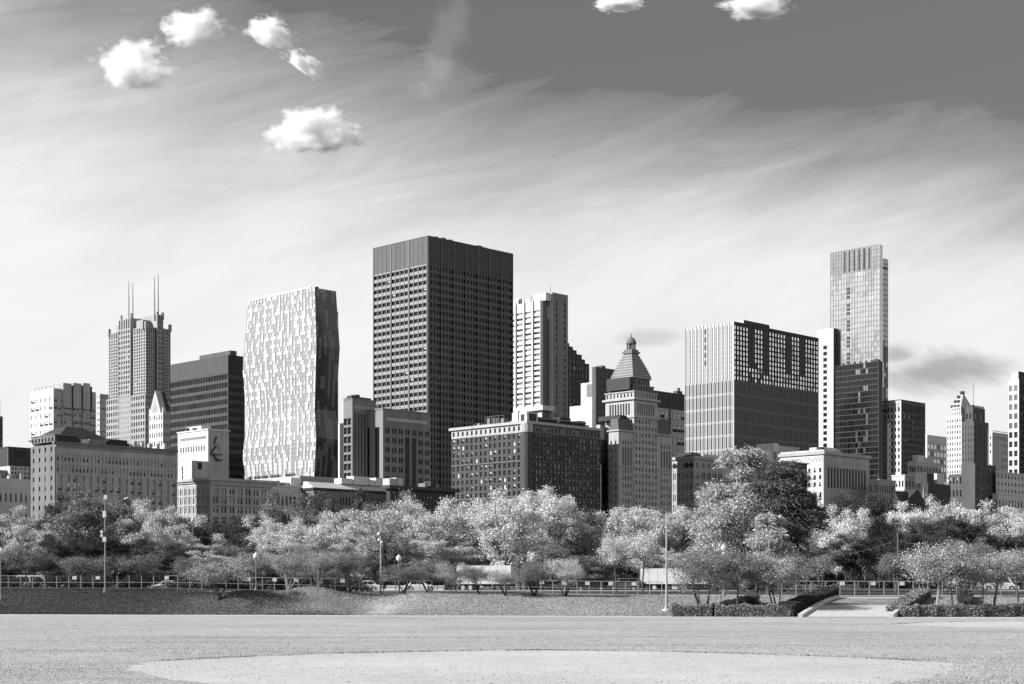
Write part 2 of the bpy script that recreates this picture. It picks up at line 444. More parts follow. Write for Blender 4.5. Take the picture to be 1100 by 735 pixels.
# ---- pale tower with notched crown
b = Bld('office_tower', 'white tower with notched flat crown above the long brown block', 33, 57.5, 103, 1150)
H = b.z(417); wl, wr = b.wl, b.wr; zt = b.z(424)
v = b.vol(0, wr, 0, wl, 0, H, pale, 0.4)
v.grid('S', 0, zt, 5, 24, 0.8, 0.45, m=white, pb=1.6); v.plain('S', zt, H, m=white)
v.grid('E', 0, H - 6, 12, 27, 0.8, 0.5, m=lime, pb=0.9); v.plain('E', H - 6, H, m=lime)
for i in range(6): b.box('roof_rail', pale, 0.2, 0.6, i*wl/6, i*wl/6 + 0.5, H, H + 3)
b.box('roof_rail', pale, 0.25, 0.55, 0, wl, H + 2.4, H + 3)
for a, c in ((67, 76), (78, 86.5), (88.5, 96)):
    x0, x1 = b.ue(a), b.ue(c); zz = b.z(411.5, x0)
    b.box('crown_pier', lime, x0, x1, -1.2, 8, b.z(437), zz)
    b.box('crown_recess', black, x1 - 0.4, x1 + 2.2, -0.2, 7, b.z(437), zz - 2)
    q = b.vol(x0 + 0.05, x1 - 0.05, -1.0, 6, 0, b.z(439), lime, 0.4, 'bay'); q.grid('E', 0, b.z(439), 3, 23, 0.85, 0.5, pb=0.9); q.plain('S', 0, b.z(439))
x0 = b.ue(97)
b.finish()

# ---- pale banded slab right of it
b = Bld('office_tower', 'pale banded slab seen in the gap left of the twin-antenna tower', 104.5, 107, 118, 1500)
H = b.z(423); v = b.vol(0, b.wr, 0, b.wl, 0, H, white, 0.3); v.grid('E', 0, H, 6, 34, 0.95, 0.45, pb=1.5, m=pale); v.grid('S', 0, H, 3, 34, 0.95, 0.45, pb=1.5); b.finish()

# ---- edge blocks at far left
b = Bld('office_block', 'dark sliver of a tower cut by the left edge of the photo', -22, -14, 3, 950)
H = b.z(446); v = b.vol(0, b.wr, 0, b.wl, 0, H, brown, 0.3); v.both(0, H, 5, 6, 28, fw=0.5, fh=0.5); b.box('roof_mast', darkm, b.wr-1.5, b.wr-1.2, 1, 1.3, H, H+9); b.finish()
b = Bld('utility_block', 'dark windowless block with black louvre panel near the left edge', -3, 8.5, 33, 800)
H = b.z(481); v = b.vol(0, b.wr, 0, b.wl, 0, H, grey, 0.4); v.plains(0, H, m=dkbrick); x0, x1 = b.ue(15), b.ue(28)
v.rbox('E', x0, x1, b.z(492, x0), b.z(484, x0), 0.39, 0.46, black, 'louvre'); b.slab('coping', dkbrick, v, H, H + 0.6, 0.15); b.finish()
b = Bld('low_block', 'low white block with small square windows at the far left edge', -40, -14, 36, 570)
z1 = b.z(515, 15); v = b.vol(0, b.wr, 0, b.wl, 0, z1, white, 0.4)
v.grid('S', 0, z1, 6, 6, 0.4, 0.5); v.grid('E', 0, z1 - 3.2, 9, 5, 0.32, 0.42, pb=0.1); v.plain('E', z1 - 3.2, z1)
x0 = b.ue(15); w2 = b.vol(x0, b.wr, 3, b.wl, z1, b.z(500, x0), pale, 0.4, 'upper_storey'); w2.grid('E', z1, b.z(500, x0), 6, 3, 0.6, 0.55, pb=0.8); w2.plain('S', z1, b.z(500, x0))
w3 = b.vol(b.ue(1), x0 - 0.1, 5, b.wl, z1, b.z(503), grey, 0.4, 'upper_storey'); w3.plains(z1, b.z(503))
for i in range(4): b.box('roof_unit', pale, x0 - 6 + i*4.5, x0 - 4.6 + i*4.5, 0.8, 2.4, z1, z1 + b.rng.uniform(1, 2.2))
b.finish()

# ---- long brown block with the hip-roofed house
b = Bld('brown_block', 'long brown block with rows of windows and a hipped roof house on top, at left', 33, 59, 190, 525)
H = b.z(467); zc = b.z(477); wl, wr = b.wl, b.wr
stb = mat('brown_sandstone', 0.14, 0.2, 0.3, streak=1); stl = mat('pale_sandstone', 0.34, 0.2, 0.3, streak=1)
v = b.vol(0, wr, 0, wl, 0, zc, stb, 0.4)
nf = 15; v.grid('S', 0, zc, 4, nf, 0.26, 0.48, m=stb, pb=0.15)
fh = zc / nf
v.grid('E', zc - 3*fh, zc - 0.8*fh, 34, 2, 0.55, 0.62, m=stl, pb=1.4); v.plain('E', zc - 0.8*fh, zc, m=stl)
v.grid('E', 0, zc - 3*fh, 17, nf - 3, 0.5, 0.62, m=stl, pb=1.3)
for i in range(18):
    u = v.d + (wr - v.d) * i / 17
    v.rbox('E', max(v.d, u - 0.5), min(wr, u + 0.5), 0, zc - 3*fh, v.d, v.d + 0.3, stl, 'pier')
for j in range(1, 5): v.rbox('E', v.d, wr, zc - (2.9 + 2*j)*fh, zc - (2.9 + 2*j)*fh + 0.35, v.d, v.d + 0.35, stl, 'string_course')
# cornice with dentils
b.box('cornice', stb, -0.8, wr, -0.9, 0.4, zc, zc + 0.9)
for i in range(70): b.box('dentil', stl, i*wr/70, i*wr/70 + wr/160, -0.7, 0.0, zc - 0.8, zc - 0.02)
# recessed top storey on the south end
a = b.vol(0.2, 9, 0.5, wl, zc + 0.9, H, stb, 0.5, 'attic'); a.grid('S', zc + 0.9, H - 0.5, 7, 1, 0.5, 0.72, pb=0.0); a.plain('E', zc + 0.9, H, m=black)
a.plain('S', H - 0.5, H)
b.box('coping', stb, 0, 9.2, 0.3, wl + 0.2, H, H + 0.3)
# hip roof house
x0, x1 = 3.0, b.ue(118) + 3; zb = b.z(466) - 1.0; za = b.z(453.5)
b.box('roof_house', dkbrick, x0 + 1, x1 - 1, 4, 22, zc + 0.9, zb)
b.p('hip_roof', roofd).frustum(x0 - .5, x1 + .5, 3, 23, zb, x0 + 7, x1 - 8, 10, 16, za)
for a0, a1, p0, m_ in ((62, 79, 469, pale), (90, 98, 471.5, white), (99, 117, 471.5, grey)):
    xa, xb = b.ue(a0), b.ue(a1); b.box('penthouse', m_, xa, xb, 1.5, 3.8, zc + 0.9, b.z(p0, xa))
b.box('parapet', black, b.ue(118), b.ue(139), 1.2, 6, zc + 0.9, b.z(471.5, b.ue(118)))
xa = b.ue(139); b.box('penthouse', white, xa, b.ue(160), 3, 7, zc + 0.9, b.z(476, xa)); b.box('chimney', black, b.ue(142), b.ue(143), 2.5, 3, zc + 0.9, b.z(476, xa)); 
for i in range(5): b.box('roof_unit', pale, xa + 3 + i*3.1, xa + 4.2 + i*3.1, 2.0, 3.2, zc + 0.9, zc + 0.9 + b.rng.uniform(1.5, 2.6))
b.finish()

# ---- romanesque block
b = Bld('arcaded_block', 'stone block with paired windows and heavy cornice, under the white arcaded tower', 188, 226, 296, 568)
H = b.z(513); wl, wr = b.wl, b.wr; st = mat('worn_limestone', 0.31, 0.25, 0.4, streak=1)
zc = b.z(518); v = b.vol(0, wr, 0, wl, 0, zc, st, 0.5)
ztop = b.z(522); zm = b.z(552)
for f, n in (('S', 8), ('E', 8)):
    v.grid(f, zm, ztop, n, 3, 0.62, 0.66, pb=0.5); v.plain(f, ztop, zc)
    W = v.W(f)
    for i in range(n):   # mullion splits each opening into a pair
        u = v.d + (W - v.d)*(i + 0.5)/n; v.rbox(f, u - 0.3, u + 0.3, zm, ztop, 0.02, 0.34, st, 'mullion')
    v.plain(f, 0, zm - 9)
    v.grid(f, zm - 9, zm, n, 1, 0.6, 0.75, pb=0.0)
    for i in range(n):   # arch hoods
        u = v.d + (W - v.d)*(i + 0.5)/n; r = W/n*0.33
        pts = [(u + r*1.25*math.cos(t), zm - 3.6 + r*1.5*math.sin(t)) for t in [math.pi*q/8 for q in range(9)]]
        pin = [(u + r*math.cos(t), zm - 3.6 + r*1.15*math.sin(t)) for t in [math.pi*q/8 for q in range(9)]]
        hood = b.p('arch', st)
        for q in range(8):
            quad = [pts[q], pts[q+1], pin[q+1], pin[q]]
            if f == 'S': hood.quad(*[(-0.12, y, z) for y, z in quad])
            else: hood.quad(*[(x, -0.12, z) for x, z in quad])
    for j in range(1, 3): v.rbox(f, v.d, W, ztop - (ztop - zm)*j/3 - 0.2, ztop - (ztop - zm)*j/3 + 0.2, v.d, v.d + 0.2, st, 'string_course')
b.slab('cornice', st, v, zc, zc + 0.7, 0.5); b.slab('cornice', st, v, zc + 0.7, H, 1.1)
for i in range(48): b.box('dentil', pale, i*wr/48, i*wr/48 + 0.4, -0.5, 0.02, zc - 0.9, zc - 0.02)
b.finish()

# ---- white arcaded tower
b = Bld('arcaded_tower', 'white square tower with three round arches and a row of slots', 191, 223.5, 246, 680)
H = b.z(462); wl, wr = b.wl, b.wr; v = b.vol(0, wr, 0, wl, 0, H, white, 0.6)
est = mat('shaded_rubble', 0.30, 0.3, 0.5, streak=1)  # darker east stone, the shade of that side put into it
zr0, zr1 = b.z(484), b.z(478)
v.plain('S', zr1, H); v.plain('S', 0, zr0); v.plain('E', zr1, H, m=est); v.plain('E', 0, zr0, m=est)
v.grid('S', zr0, zr1, 10, 1, 0.5, 0.96, u0=2, u1=wl-1.5, var='sash'); v.plain('S', zr0, zr1, 0.6, 2); v.plain('S', zr0, zr1, wl - 1.5, wl)
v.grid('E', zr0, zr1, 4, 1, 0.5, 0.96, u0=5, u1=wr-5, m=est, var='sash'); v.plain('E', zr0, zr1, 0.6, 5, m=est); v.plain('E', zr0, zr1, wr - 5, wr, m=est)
v.rbox('S', 1.5, wl - 2, b.z(471), b.z(468), 0.59, 0.62, grey, 'frieze')
for i in range(3):
    y = wl*(0.2 + 0.29*i) + 0.5; r = 1.5; zsp = b.z(502)
    pts = [(y - r, b.z(514)), (y + r, b.z(514))] + [(y + r*math.cos(math.pi*q/10), zsp + r*1.25*math.sin(math.pi*q/10)) for q in range(11)]
    b.p('arch_opening', grey).poly([(-0.03, *p_) for p_ in pts])
    hood = b.p('arch', white)
    for q in range(10):
        t0, t1 = math.pi*q/10, math.pi*(q+1)/10
        hood.quad(*[(-0.12, y + k_*r*math.cos(t), zsp + k_*r*1.25*math.sin(t)) for k_, t in ((1.35, t0), (1.35, t1), (1.05, t1), (1.05, t0))])
    for q in (-0.55, 0.55):
        for zz in (b.z(512), b.z(507), b.z(503)):
            o = MB(); o.quad((-0.06, y + q*r + 0.45, zz), (-0.06, y + q*r - 0.45, zz), (-0.06, y + q*r - 0.45, zz + 1.3), (-0.06, y + q*r + 0.45, zz + 1.3)); o.build('window', glass, b.root)
b.slab('cornice', white, v, H, H + 0.6, 0.35)
b.box('roof_room', white, 2, 7, wl*0.35, wl*0.85, H + 0.6, H + 2.6); b.box('roof_unit', darkm, 1, 2, wl*0.75, wl*0.85, H + .6, H + 2.2)
b.box('roof_unit', darkm, 1.2, 3, wl*0.5, wl*0.6, H + .6, H + 1.8)
a0, a1 = b.us(233) , 0
nb = b.vol(-9, 3, -1, 5.4, 0, b.z(496), white, 0.3, 'annex'); nb.plain('S', 0, b.z(496)); nb.plain('E', 0, b.z(496), m=est); nb.rbox('E', 3.0, 5.2, b.z(505), b.z(498), 0.29, 0.34, black, 'annex_window')
# fire escape zigzag on the east face
fe = MB()
for (a, c, d_, e) in ((228, 487, 234, 478), (228, 487, 236, 495), (231, 477, 234, 469)):
    x_0, x_1 = b.ue(a) - 1, b.ue(d_) - 1
    fe.tube([(x_0, -0.6, b.z(c, x_0)), (x_1, -0.6, b.z(e, x_1))], [0.3, 0.3], 5)
fe.box(b.ue(228), b.ue(238), -0.9, 0.1, b.z(488), b.z(487.3)); fe.box(b.ue(230), b.ue(238), -0.9, 0.1, b.z(494), b.z(493.2))
fe.build('fire_escape', black, b.root)
b.finish()

# ---- low blocks between the romanesque block and the hotel
b = Bld('low_block', 'low white block with a row of small windows below the bright patterned glass tower', 262, 296, 336, 600)
H = b.z(522.5); v = b.vol(0, b.wr, 0, b.wl, 0, H, white, 0.35); v.plain('S', 0, H)
v.grid('E', 0, H - 2.5, 9, 6, 0.55, 0.62, pb=0.1); v.plain('E', H - 2.5, H); b.slab('cornice', white, v, H, H + 0.5, 0.3)
v2 = b.vol(2, b.wr*0.75, 3, b.wl, H + .5, b.z(517), white, 0.3, 'upper_storey'); v2.plains(H + .5, b.z(517)); v2.rbox('E', b.ue(300), b.ue(307), b.z(520), b.z(518.6), 0.29, 0.34, black, 'louvre')
b.box('roof_room', white, b.ue(316), b.ue(327), 2, 9, H + .5, b.z(511.5)); b.finish()

b = Bld('podium', 'tall terrace podium with railing at the foot of the bright patterned glass tower', 262, 322, 362, 760)
H = b.z(511); v = b.vol(0, b.wr, 0, b.wl, 0, H, pale, 0.4); v.grid('E', 0, H, 12, 8, 0.8, 0.6, pb=0.9); v.grid('S', 0, H, 10, 5, 0.8, 0.7, pb=1.0)
for i in range(20): b.box('railing', pale, -0.1, 0.1, i*b.wl/20, i*b.wl/20 + 0.2, H, H + 1.4)
b.box('railing', pale, -0.12, 0.12, 0, b.wl, H + 1.35, H + 1.5)
for i in range(14):
    yy = b.wl*(0.15 + 0.8*b.rng.random()); r = b.rng.uniform(.7, 1.5)
    b.p('roof_planting', darkm).lathe([(0.2, H), (r, H + .7), (r*.8, H + 1.5), (0.1, H + 2.1)], 2, yy, 7)
b.finish()

b = Bld('low_block', 'low block with a sunlit sloping roof and dark eaves, right of the low white block', 322, 337, 421, 604)
H = b.z(526); wl, wr = b.wl, b.wr; v = b.vol(0, wr, 0, wl, 0, H, grey, 0.35); v.grid('S', 0, H, 4, 7, 0.5, 0.6); v.grid('E', 0, H - 1.2, 26, 7, 0.5, 0.55); v.plain('E', H - 1.2, H)
b.slab('eaves', dkbrick, v, H, H + 0.8, 0.7)
b.p('sloped_roof', white).frustum(-0.5, wr + .5, -0.5, wl + .5, H + .8, 1, wr - 1, 5.5, wl - 1, b.z(516.5))
for px, w_, h_ in ((373, 8, 2.2), (386, 12, 3.3), (402, 5, 2.2), (410, 5, 3.2)):
    x = b.ue(px); b.box('roof_unit', white, x, x + w_*0.7, 3.5, 8, b.z(517), b.z(517) + h_)
b.p('water_tank', white).lathe([(1.6, b.z(517)), (1.6, b.z(512)), (0.2, b.z(510))], b.ue(405), 6, 10)
b.finish()
b = Bld('low_block', 'low block under a dark flat canopy roof, left of the brown hotel block', 415, 419, 489, 612)
H = b.z(525); v = b.vol(0, b.wr, 0, b.wl, 0, H, dkbrick, 0.35); v.plain('S', 0, H); v.grid('E', 0, H - 1, 20, 7, 0.5, 0.55)
v.plain('E', H - 1, H); b.slab('canopy_roof', darkm, v, H, H + 1.3, 1.4)
for px, w_, h_, m_ in ((424, 7, 3, pale), (431, 6, 3.4, white), (462, 2, 2, grey), (468, 3, 3, darkm), (474, 2, 2.2, grey)):
    x = b.ue(px); b.box('roof_unit', m_, x, x + w_*.6, 3, 7, H + 1.3, H + 1.3 + h_)
b.finish()

# ---- ribbed brown building
b = Bld('ribbed_block', 'ribbed brown stone block in two steps, beside the foot of the widest dark tower', 369, 378.5, 404, 640)
H = b.z(429); wl, wr = b.wl, b.wr; v = b.vol(0, wr, 0, wl, 0, H, grey, 0.7)
v.grid('S', 0, H - 7, 2, 19, 0.9, 0.72, pb=0.0); v.plain('S', H - 7, H)
nr = 7; v.grid('E', 0, H - 5, nr, 1, 0.42, 0.985, pb=0.0, var='plain', m=grey); v.plain('E', H - 5, H)
for i in range(nr): 
    u = v.d + (wr - v.d)*(i+.5)/nr; v.rbox('E', u - .5, u + .5, H - 3.6, H - 2.4, v.d - .02, v.d + .1, pale, 'ornament')
b.slab('coping', grey, v, H, H + 0.5, 0.2)
for px, t_, w_ in ((373, 427, 2), (376, 424, 2.5), (381, 422.5, 2), (385, 425, 6)):
    x = b.ue(px + 5) ; b.box('roof_unit', darkm, x, x + w_, 2, 5, H + .5, b.z(t_))
b.box('side_wing', black, 1, wr, wl, wl + 3.5, 0, b.z(453)); b.box('side_pier', white, 0.8, 2, wl + 3.4, wl + 4.4, 0, b.z(453))
b2x = b.ue(396) ; 
H2 = b.z(440); 
w2 = b.vol(b.ue(404) - 4.5, b.ue(446) , -9.5, 10, 0, H2, grey, 0.6, 'lower_wing')
zt = H2 - 6.5
w2.grid('S', 0, zt, 3, 1, 0.5, 0.985, var='plain'); w2.plain('S', zt, H2)
n = 7
w2.grid('E', 0, zt, n, 17, 0.62, 0.55, pb=0.0); w2.plain('E', zt, H2)
W = w2.W('E')
for i in range(n):
    u = w2.d + (W - w2.d)*(i+.5)/n; w2.rbox('E', u - .2, u + .2, 0, zt, 0.05, 0.5, grey, 'mullion')
u = w2.d + (W - w2.d)*3/n
for i in (3, 4): w2.rbox('E', w2.d + (W-w2.d)*i/n + .5, w2.d + (W-w2.d)*(i+.72)/n, 1, zt - 4, 0.55, 0.63, black, 'dark_bay')
b.box('frieze', pale, w2.x0 + 2, w2.x1 - 2, w2.y0 - 0.05, w2.y0 + 0.1, zt + 2.2, zt + 3.4)
b.slab('coping', grey, w2, H2, H2 + .5, .25)
b.finish()

# ---- brown hotel block
b = Bld('hotel_block', 'broad brown hotel block with small windows and sunlit-toned top storey, left of the pyramid-roofed tower', 485, 566, 645, 687)
H = b.z(452); wl, wr = b.wl, b.wr; zc = b.z(455); zt = b.z(464)
br = mat('hotel_brick', 0.058, 0.25, 0.3, streak=1)
v = b.vol(0, wr, 0, wl, 0, zc, br, 0.4)
nf = 22
v.grid('S', 0, zt, 16, nf, 0.52, 0.6, pb=0.3); v.grid('E', 0, zt, 20, nf, 0.44, 0.6, pb=0.6)
v.grid('S', zt, zc, 16, 1, 0.42, 0.52, m=terra, pb=0.1); v.grid('E', zt, zc, 20, 1, 0.42, 0.52, m=mat('shaded_terracotta', 0.12, .3, .4), pb=0.3)  # top storey tone carries sunlight on the south, shade on the east
fh = zt / nf
for k_, m_ in ((4, br), (9, br)): 
    for f in 'SE': v.rbox(f, v.d, v.W(f), zt - fh*k_ - 0.25, zt - fh*k_ + 0.25, v.d, v.d + 0.3, mat('string_stone', 0.10, .2, .3), 'string_course')
b.slab('cornice', terra, v, zc, H, 0.9)
# corner bow
b.p('corner_bay', br).lathe([(2.6, 0), (2.6, zt)], 1.2, 1.2, 14); b.p('corner_bay', terra).lathe([(2.75, zt), (2.75, zc)], 1.2, 1.2, 14)
b.box('corner_pier', pale, wr - 0.2, wr + 0.35, -0.25, 1.4, 0, b.z(499, wr))
b.box('roof_house', white, 2, 9, -1 + 3, 11, H, b.z(441.5)); b.box('house_opening', black, 1.9, 2.1, 3.5, 5.6, H + .4, b.z(444)); b.box('house_opening', black, 3.4, 8.0, 1.9, 2.1, H + .4, b.z(443))
b.box('roof_house', white, 1.5, 3.2, 7, 7.8, H, b.z(440))
for i, (px, t_) in enumerate(((505, 456), (509, 454.5), (514, 455), (520, 449), (523, 448.2), (527, 449), (531, 448.4), (535, 449), (541, 452.5), (545, 451.5))):
    y = b.us(px); b.box('roof_unit', grey if i % 2 else darkm, 2.5, 4.8, y - 1.2, y + 0.7, H, b.z(t_, 0, y))
b.box('roof_rack', darkm, 2, 2.3, b.us(538), b.us(518), b.z(447.6, 0, 25), b.z(446.8, 0, 25))
for px in (518, 523, 528, 533, 538): b.box('roof_rack', darkm, 2, 2.3, b.us(px), b.us(px) + .3, H, b.z(447, 0, 25))
for px, w_, t_, m_ in ((582, 20, 446, black), (597, 9, 449, darkm), (604, 12, 453, grey), (612, 9, 447, black), (620, 15, 452, darkm), (632, 6, 451, black), (637, 5, 455, pale)):
    x = b.ue(px); b.box('roof_unit', m_, x, x + w_*.8, 6, 14, H, b.z(t_, x))
for q in (0.0, 0.1):
    b.box('roof_pipe', grey, 3, wr*.9, 4 + q*9, 4.3 + q*9, H + 2.2, H + 2.6)
b.finish()

# ---- fire-escape gap building
b = Bld('dark_block', 'narrow dark block with fire escapes, left of the pyramid-roofed tower', 638, 644, 662, 745)
H = b.z(472); v = b.vol(0, b.wr, 0, b.wl, 0, H, black, 0.35); v.plain('S', 0, H); v.grid('E', 0, H, 5, 20, 0.5, 0.5, pb=0.05)
for j in range(14): b.box('fire_escape', darkm, 1, b.wr*.9, -1.1, 0.0, 3 + j*H/14.5, 3.15 + j*H/14.5)
b.box('roof_unit', pale, 1, 4, 0.5, 3, H, H + 7); b.box('roof_unit', grey, 5, 6.5, 0.5, 3, H, H + 4.5); b.finish()

# ---- pyramid-roofed tower with lantern
b = Bld('stone_tower', 'stone tower with stepped pyramid roof and beehive lantern on top', 654, 664.5, 722, 730)
st = mat('bedford_stone', 0.33, 0.2, 0.25, streak=1); wl, wr = b.wl, b.wr
std = mat('weathered_stone', 0.15, 0.2, 0.25, streak=1)
zw = b.z(463); u0, u1 = b.ue(680.5), b.ue(706)
K = dict(fw=0.42, fh=0.56, pb=0.3)
wlw = 26.0
for (xa, xb, n, zz) in ((0, u0, 4, zw), (u1, wr, 4, zw)):
    v = b.vol(xa, xb, 0, wl if xa == 0 else wlw, 0, zz, st, 0.4)
    z3 = zz - 3.5; z2 = z3 - 3.2; z1_ = z2 - 9.5; nfl = 16
    v.grid('E', 0, z1_, n, nfl, **K, u0=2.2, u1=xb - xa - 0.8); v.plain('E', 0, zz, 0.4, 2.2); v.plain('E', 0, zz, xb - xa - .8, xb - xa)
    v.grid('E', z1_, z2, n, 1, 0.55, 0.9, u0=2.2, u1=xb - xa - .8, var='plain'); v.grid('E', z2, z3, n, 1, 0.42, 0.6, u0=2.2, u1=xb-xa-.8, pb=.1); v.plain('E', z3, zz, 2.2, xb - xa - .8)
    v.grid('S', 0, z3, 2 if xa == 0 else 4, nfl + 4, 0.32, 0.5, pb=.1); v.plain('S', z3, zz)
    b.slab('cornice', st, v, zz, zz + 0.7, 0.7); v.rbox('E', 0.4, xb - xa, z1_ - 0.3, z1_ + .1, 0.4, 0.75, st, 'string_course')
    b.p('mansard', rooft).frustum(xa + .2, xb - .2, 0.2, v.y1, zz + .7, xa + 1.6, xb - .2, 1.8, v.y1, b.z(449, xa))
# shaft
x0, x1 = u0 + 0.02, u1 - 0.02; zs1 = b.z(446.5); ys = (x1 - x0) * 1.0
v = b.vol(x0, x1, -0.25, ys, 0, zs1, st, 0.4, 'shaft'); v.grid('E', 0, zs1, 7, 25, 0.45, 0.56, pb=.3); v.grid('S', 0, zs1, 8, 25, .45, .56, pb=.2)
b.slab('cornice', st, v, zs1, zs1 + .8, 0.6)
zc0, zc1 = zs1 + .8, b.z(427)
v = b.vol(x0, x1, -0.25, ys, zc0, zc1, st, 1.0, 'colonnade')
for f in 'SE':
    v.grid(f, zc0 + .5, zc1 - 1.5, 8, 1, .6, .96, u0=2.2, u1=v.W(f) - 2.2, var='plain', part='colonnade'); v.plain(f, zc1 - 1.5, zc1); v.plain(f, zc0, zc0 + .5)
    v.plain(f, zc0 + .5, zc1 - 1.5, 1.0, 2.2); v.plain(f, zc0 + .5, zc1 - 1.5, v.W(f) - 2.2, v.W(f))
b.slab('cornice', st, v, zc1, zc1 + .9, 1.1)
za0, za1 = zc1 + .9, b.z(418.5)
v = b.vol(x0 + .3, x1 - .3, 0, ys, za0, za1, st, .4, 'attic'); v.grid('E', za0, za1, 8, 1, .42, .62, var='plain'); v.grid('S', za0, za1, 8, 1, .42, .62, var='plain'); b.slab('cornice', st, v, za1, za1 + .5, .5)
zd0, zd1 = za1 + .5, b.z(411)
v = b.vol(x0 + 1.3, x1 - 1.3, 1.1, ys - 1, zd0, zd1, std, .4, 'terrace'); v.grid('E', zd0, zd1, 7, 1, .45, .66, var='plain'); v.grid('S', zd0, zd1, 7, 1, .45, .66, var='plain'); b.slab('cornice', std, v, zd1, zd1 + .4, .4)
ze0, ze1 = zd1 + .4, b.z(402.5)
v = b.vol(x0 + 2.6, x1 - 2.6, 2.4, ys - 2.2, ze0, ze1, std, .4, 'terrace'); v.grid('E', ze0, ze1, 7, 1, .42, .66, var='plain'); v.grid('S', ze0, ze1, 7, 1, .42, .66, var='plain'); b.slab('cornice', std, v, ze1, ze1 + .5, .6)
# stepped pyramid: 12 courses
zp0, zp1 = ze1 + .5, b.z(373.5); cx, cy = (x0 + x1)/2, (ys)/2 + .1; r0 = (x1 - x0)/2 - 2.0; r1 = 2.5; nst = 9
py_ = b.p('pyramid_roof', std)
for i in range(nst):
    r = r0 + (r1 - r0)*(i/(nst - 1))**1.12; b.box('roof_step', lime, cx - r - .22, cx + r + .22, cy - r - .22, cy + r + .22, zp0 + (zp1 - zp0)*i/nst + .03, zp0 + (zp1 - zp0)*i/nst + .4); py_.box(cx - r, cx + r, cy - r, cy + r, zp0 + (zp1 - zp0)*i/nst, zp0 + (zp1 - zp0)*(i+1)/nst + (0.02 if i < nst-1 else 0))
b.box('lantern_base', std, cx - 3.0, cx + 3.0, cy - 3.0, cy + 3.0, zp1, zp1 + .9); b.box('lantern_base', std, cx - 2.4, cx + 2.4, cy - 2.4, cy + 2.4, zp1 + .9, zp1 + 1.9)
zl = zp1 + 1.9; zl2 = b.z(362.5)
for i in range(8):
    a = math.pi*2*i/8 + .2; b.p('lantern_column', std).lathe([(.34, zl), (.3, zl2)], cx + 1.95*math.cos(a), cy + 1.95*math.sin(a), 6)
b.p('lantern_dome', std).lathe([(2.5, zl2), (2.5, zl2 + .5), (2.3, zl2 + 1.2), (1.85, zl2 + 2.1), (1.2, zl2 + 2.8), (.5, zl2 + 3.2), (.3, zl2 + 3.9), (.12, zl2 + 5.0)], cx, cy, 12)
b.p('lantern_core', darkm).lathe([(.9, zl), (.9, zl2)], cx, cy, 8)
# dark scaffold netting on the south face
b.box('scaffold_netting', black, x0 - 0.8, x0 + 2.5, -0.9 + ys*.15, ys*.92, b.z(415.5), b.z(402))
b.box('scaffold_netting', black, x0 - 5, x0 - .1, 4, ys, b.z(449), b.z(444))
b.finish()
b = Bld('brick_slab', 'plain dark brick slab behind the left shoulder of the pyramid-roofed tower', 636, 640, 662, 780)
H = b.z(394); v = b.vol(0, b.wr, 0, b.wl, 0, H, brown, .35); v.plain('S', 0, H); v.grid('E', 0, H, 6, 30, .22, .4, pb=.1); b.box('roof_unit', brown, b.wr*.45, b.wr*.62, 2, 6, H, H + 1.5); b.finish()

# ---- white balcony tower
b = Bld('apartment_tower', 'white apartment tower with wide balcony bays, right of the widest dark tower', 545, 582, 590, 960)
H = b.z(322.5); wl, wr = b.wl, b.wr; v = b.vol(0, wr, 0, wl, 0, H, white, .9)
zt = b.z(331); zb = b.z(441)
v.grid('S', zb, zt, 4, 19, .8, .42, pb=.7, vf=lambda i, j: 'blind' if j in (4, 18) else None)
v.plain('S', 0, zb); v.plain('S', zt, H)
for i in range(5): v.rbox('S', max(.9, i*wl/4 - .5), min(wl, i*wl/4 + .5), zb, H + (2 if i else 0), .9, 1.7, white, 'fin')
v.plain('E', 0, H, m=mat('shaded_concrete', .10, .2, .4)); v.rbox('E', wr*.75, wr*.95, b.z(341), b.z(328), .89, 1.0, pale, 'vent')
q = b.vol(wr, b.ue(607), -2.4, wl*.45, 0, b.z(313), pale, .5, 'service_core')
zq = b.z(313); q.plain('S', 0, zq, m=white)
cs = mat('shaded_core_concrete', .16, .12, .3, streak=1)  # east faces in darker concrete, their shade put into the colour
W = q.W('E')
for a, c_ in ((.5, W*.24), (W*.34, W*.72), (W*.86, W)): q.plain('E', 0, zq, a, c_, m=cs)
for a, c_ in ((W*.24, W*.34), (W*.72, W*.86)):
    q.grid('E', 0, zq - 4, 1, 46, .96, .6, u0=a, u1=c_, m=cs, pb=.05); q.plain('E', zq - 4, zq, a, c_, m=cs)
b.box('roof_room', white, 2, 9, wl*.72, wl, H, b.z(315.5)); b.box('roof_room', white, 2, 12, -1.5, wl*.3, H, b.z(314)); b.box('roof_room', white, 3, 9, wl*.4, wl*.66, H, b.z(317))
for a in (.33, .69): b.box('roof_gap', black, 1.9, 2.0, wl*a, wl*a + 1.6, H, b.z(317))
b.p('mast', grey).tube([(wr + 2, 1, zq), (wr + 2, 1, zq + 5)], [.2, .1], 5)
b.box('base_band', white, -2, wr + 2, -2.6, wl, b.z(441), b.z(436)); 
b.finish()

